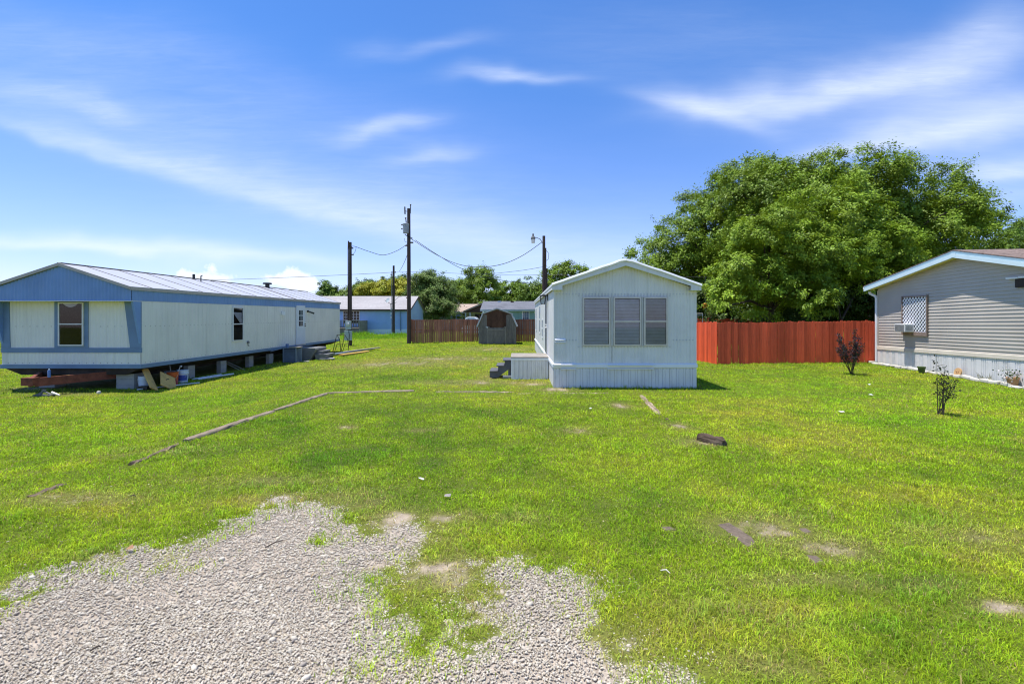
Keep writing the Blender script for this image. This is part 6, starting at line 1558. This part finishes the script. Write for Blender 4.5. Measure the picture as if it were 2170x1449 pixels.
# =================================================================== LANDSCAPE TIMBERS AND SMALL THINGS ON THE GRASS
def timber(label, a, b_, w, h, m='timber', lift=0.0, rag=.004, seed=0):
    A = gp(*a); B = gp(*b_); L = math.hypot(B[0] - A[0], B[1] - A[1]); ang = math.atan2(B[1] - A[1], B[0] - A[0])
    rg = np.random.default_rng(seed); nseg = max(6, int(L / .12)); mb = MB(); vs = []; fs = []
    prof = [(-.5, 0), (-.5, .6), (-.38, .95), (0, 1), (.38, .95), (.5, .6), (.5, 0)]
    for i in range(nseg + 1):
        s = i / nseg; tap = .75 if i in (0, nseg) else 1
        for (p, q) in prof:
            j = rg.normal() * rag; vs.append(((s - .5) * L + (rg.normal() * .012 if i in (0, nseg) else 0), p * w * tap * (1 + rg.normal() * .025), q * h * (.9 if tap < 1 else 1) + j - .03))
    n = len(prof)
    for i in range(nseg):
        for k in range(n - 1): fs.append((i * n + k, (i + 1) * n + k, (i + 1) * n + k + 1, i * n + k + 1))
    fs.append(tuple(range(n))); fs.append(tuple(nseg * n + k for k in range(n))[::-1])
    mb.add(vs, fs); o = mb.build('landscape_timber', M[m], None)
    cx_, cy_ = (A[0] + B[0]) / 2, (A[1] + B[1]) / 2; o.location = (cx_, cy_, gz(cx_, cy_) + lift); dz = gz(*B) - gz(*A); o.rotation_euler = (0, -math.atan2(dz, L), ang)
    nograss_seg(A, B, w * .30 if h > .05 else w * .15)
    return tag(o, label, 'timber', 'old landscape timbers edging the plot')
timber('weathered grey timber, longest piece of the slanting left edge', (393, 934), (578, 872), .15, .085, seed=1)
timber('brownish timber continuing the slanting left edge up to the corner', (581, 870), (692, 834), .13, .075, seed=2)
timber('dark rotten timber sunk in the grass below the longest grey piece', (276, 985), (378, 940), .11, .055, 'timber_old', 0, .008, 3)
timber('short dark rotten timber nearest the left edge of the lawn', (66, 1053), (136, 1028), .09, .052, 'timber_old', 0, .008, 4)
timber('pale timber forming the front edge from the left corner', (692, 834), (877, 829.5), .12, .07, seed=5)
timber('low sunken timber in the middle of the front edge', (922, 831), (1088, 831.5), .11, .05, 'timber', 0, .01, 6)
timber('almost buried timber in front of the white home', (1094, 834), (1290, 833.5), .10, .035, 'timber', 0, .01, 7)
timber('grey sunken timber on the right slanting edge by the white home', (1358, 838), (1398, 878), .15, .05, 'timber', 0, .012, 8)
timber('short brown buried timber end below the right grey timber', (1398, 878), (1415, 890), .12, .03, 'timber_dark', 0, .012, 9)
lg_ = timber('thick dark rotten log lying at the end of the right edge', (1482, 932), (1535, 947), .17, .15, 'timber_dark', .0, .016, 10); lg_.name = 'rotten_log'; lg_['category'] = 'log'; del lg_['group']
def slab(label, pts, m='slab', h=.03):
    W = [gp(*p) for p in pts]; cx_ = sum(p[0] for p in W) / len(W); cy_ = sum(p[1] for p in W) / len(W); z = gz(cx_, cy_)
    b = MB(); n = len(W); b.add([(p[0], p[1], z - .04) for p in W] + [(p[0], p[1], z + h) for p in W], [tuple(range(n, 2 * n))] + [(i, (i + 1) % n, n + (i + 1) % n, n + i) for i in range(n)])
    for i in range(n): nograss_seg(W[i], (cx_, cy_), .05)
    return tag(b.build('stone_slab', M[m], None, bevel=.008), label, 'stone slab', 'stone slabs sunk in the lawn')
slab('largest dark stone slab sunk in the bare patch of the lawn', [(1520, 1112), (1545, 1108), (1592, 1138), (1602, 1152), (1585, 1160), (1548, 1132)], 'slab', .004)
slab('small dark stone slab at the far side of the bare patch', [(1692, 1121), (1708, 1120), (1720, 1128), (1706, 1132)], 'slab', .004)
slab('pale stone slab at the near end of the bare patch', [(1708, 1176), (1730, 1178), (1746, 1190), (1726, 1194)], 'slab', .004)
slab('small bluish stone left of the bare patch', [(1400, 1118), (1420, 1117), (1432, 1124), (1412, 1127)], 'slab', .006)
def scrap(label, px, py, s, rot, m='paper'):
    x, y = gp(px, py); z = gz(x, y) + .035; rg = random.Random(int(px)); b = MB()
    k = 5; vs = []
    for i in range(k):
        a = rot + 2 * math.pi * i / k; r = .72 * s * (.55 + .6 * rg.random()); vs.append((x + math.cos(a) * r * 1.5, y + math.sin(a) * r, z + rg.uniform(-.005, .03)))
    vs.append((x, y, z + .025)); b.add(vs, [(i, (i + 1) % k, k) for i in range(k)]); return tag(b.build('paper_scrap', M[m], None), label, 'litter', 'scraps of litter on the lawn')
scrap('torn white paper scrap on the grass above the gravel', 893, 1021, .045, .3)
scrap('white scrap on the lawn below the purple shrub, farthest of three', 1842, 818, .07, .5); scrap('white scrap on the lawn below the purple shrub, middle of three', 1846, 840, .08, 1.2)
scrap('brownish white scrap on the right lawn, nearest of the three', 1784, 875, .07, .2, 'stone_white'); scrap('small white scrap in the grass before the white home', 1252, 868, .035, .8)
scrap('brown dead leaf on the grass edge above the gravel', 948, 1057, .05, .4, 'plank_grey'); scrap('orange dead leaf at the left edge of the gravel', 276, 1172, .035, .2, 'terracotta')
for i, (a, b_, l) in enumerate((((562, 1168), (600, 1153), 'thin twig lying on the gravel below the grass edge'), ((190, 1391), (214, 1382), 'dark twig lying on the near gravel at left'), ((275, 1059), (288, 1061), 'bent twig lying in the grass at left'), ((1400, 1218), (1420, 1224), 'pale straw lying in the grass right of the gravel'))):
    A = gp(*a); B = gp(*b_); b = MB(); zz_ = gz(*A) + .035; b.tube([(A[0], A[1], zz_), ((A[0] + B[0]) / 2 + .01, (A[1] + B[1]) / 2 + .012, zz_ + .012), (B[0], B[1], zz_)], [.005, .006, .003], 5); tag(b.build('twig', M['bark' if i < 3 else 'stone_white'], None), l, 'twig', 'twigs on the ground')
# things seen behind the red fence: a red post, an orange disc and a white rail
x, y = at(1501, 0, 33.5).x, 33.3
o = MB(); o.tube([(x, y, 0), (x, y, 2.45)], .10, 8); tag(o.build('post', M['red_plastic'], None), 'red post standing inside the red fence left of the bright tree', 'post')
o = MB(); p = at(1494, 648, 33); o.tube([p, p + Vector((0, -.12, 0))], [.19, .15], 14); oo = thing('hanging_disc', 'round orange disc hanging in the shade above the red post', 'disc', p); o.build('disc', M['bucket_orange'], oo, True)
o = MB(); o.tube([p + Vector((0, -.05, .18)), p + Vector((.0, -.05, 2.2))], .01, 5); o.tube([p + Vector((0, -.05, -.15)), (p.x, p.y - .05, .05)], .02, 5); o.build('pole', M['dark_concrete'], oo)
o = MB()
for px_ in (1477, 1489): o.tube([(at(px_, 0, 33).x, 33.0, 0), (at(px_, 0, 33).x, 33.0, 2.33)], .025, 6)
for z in (2.33, 2.2): o.tube([(at(1470, 0, 33).x, 33.0, z), (at(1489, 0, 33).x, 33.0, z)], .022, 6)
tag(o.build('rail_frame', M['pvc'], None, True), 'pale metal rail frame just right of the white home wall', 'frame')
# weeds round the poles and the blue house
def weeds():
    rg = np.random.default_rng(8); X = []; Yy = []; Hs = []
    for px, Y0, w, d, n, h in ((800, 50, 90, 4.5, 5200, .16), (845, 55, 26, 1.2, 1500, .4), (750, 54.5, 30, 1.5, 1300, .45), (775, 55.5, 20, 1.0, 900, .5), (725, 52, 30, 3, 1500, .25), (865, 53, 20, 3, 900, .3)):
        c = at(px, 0, Y0); X.append(c.x + rg.normal(size=n) * w * Y0 / 2200); Yy.append(Y0 + rg.normal(size=n) * d * .5); Hs.append(np.full(n, h))
    x = np.concatenate(X); y = np.minimum(np.concatenate(Yy), 56.9); h = np.concatenate(Hs)
    V, l, s, c = blades(0, 0, 0, .05, h, False, rg, (x, y)); c = c * np.array([.62, .72, .8])
    tag(npmesh('tall_weeds', V, l, s, M['grassblade'], None, c), 'rough tall grass and weeds in front of the blue house', 'weeds', None, 'stuff')
weeds()
make_grass()
make_gravel()
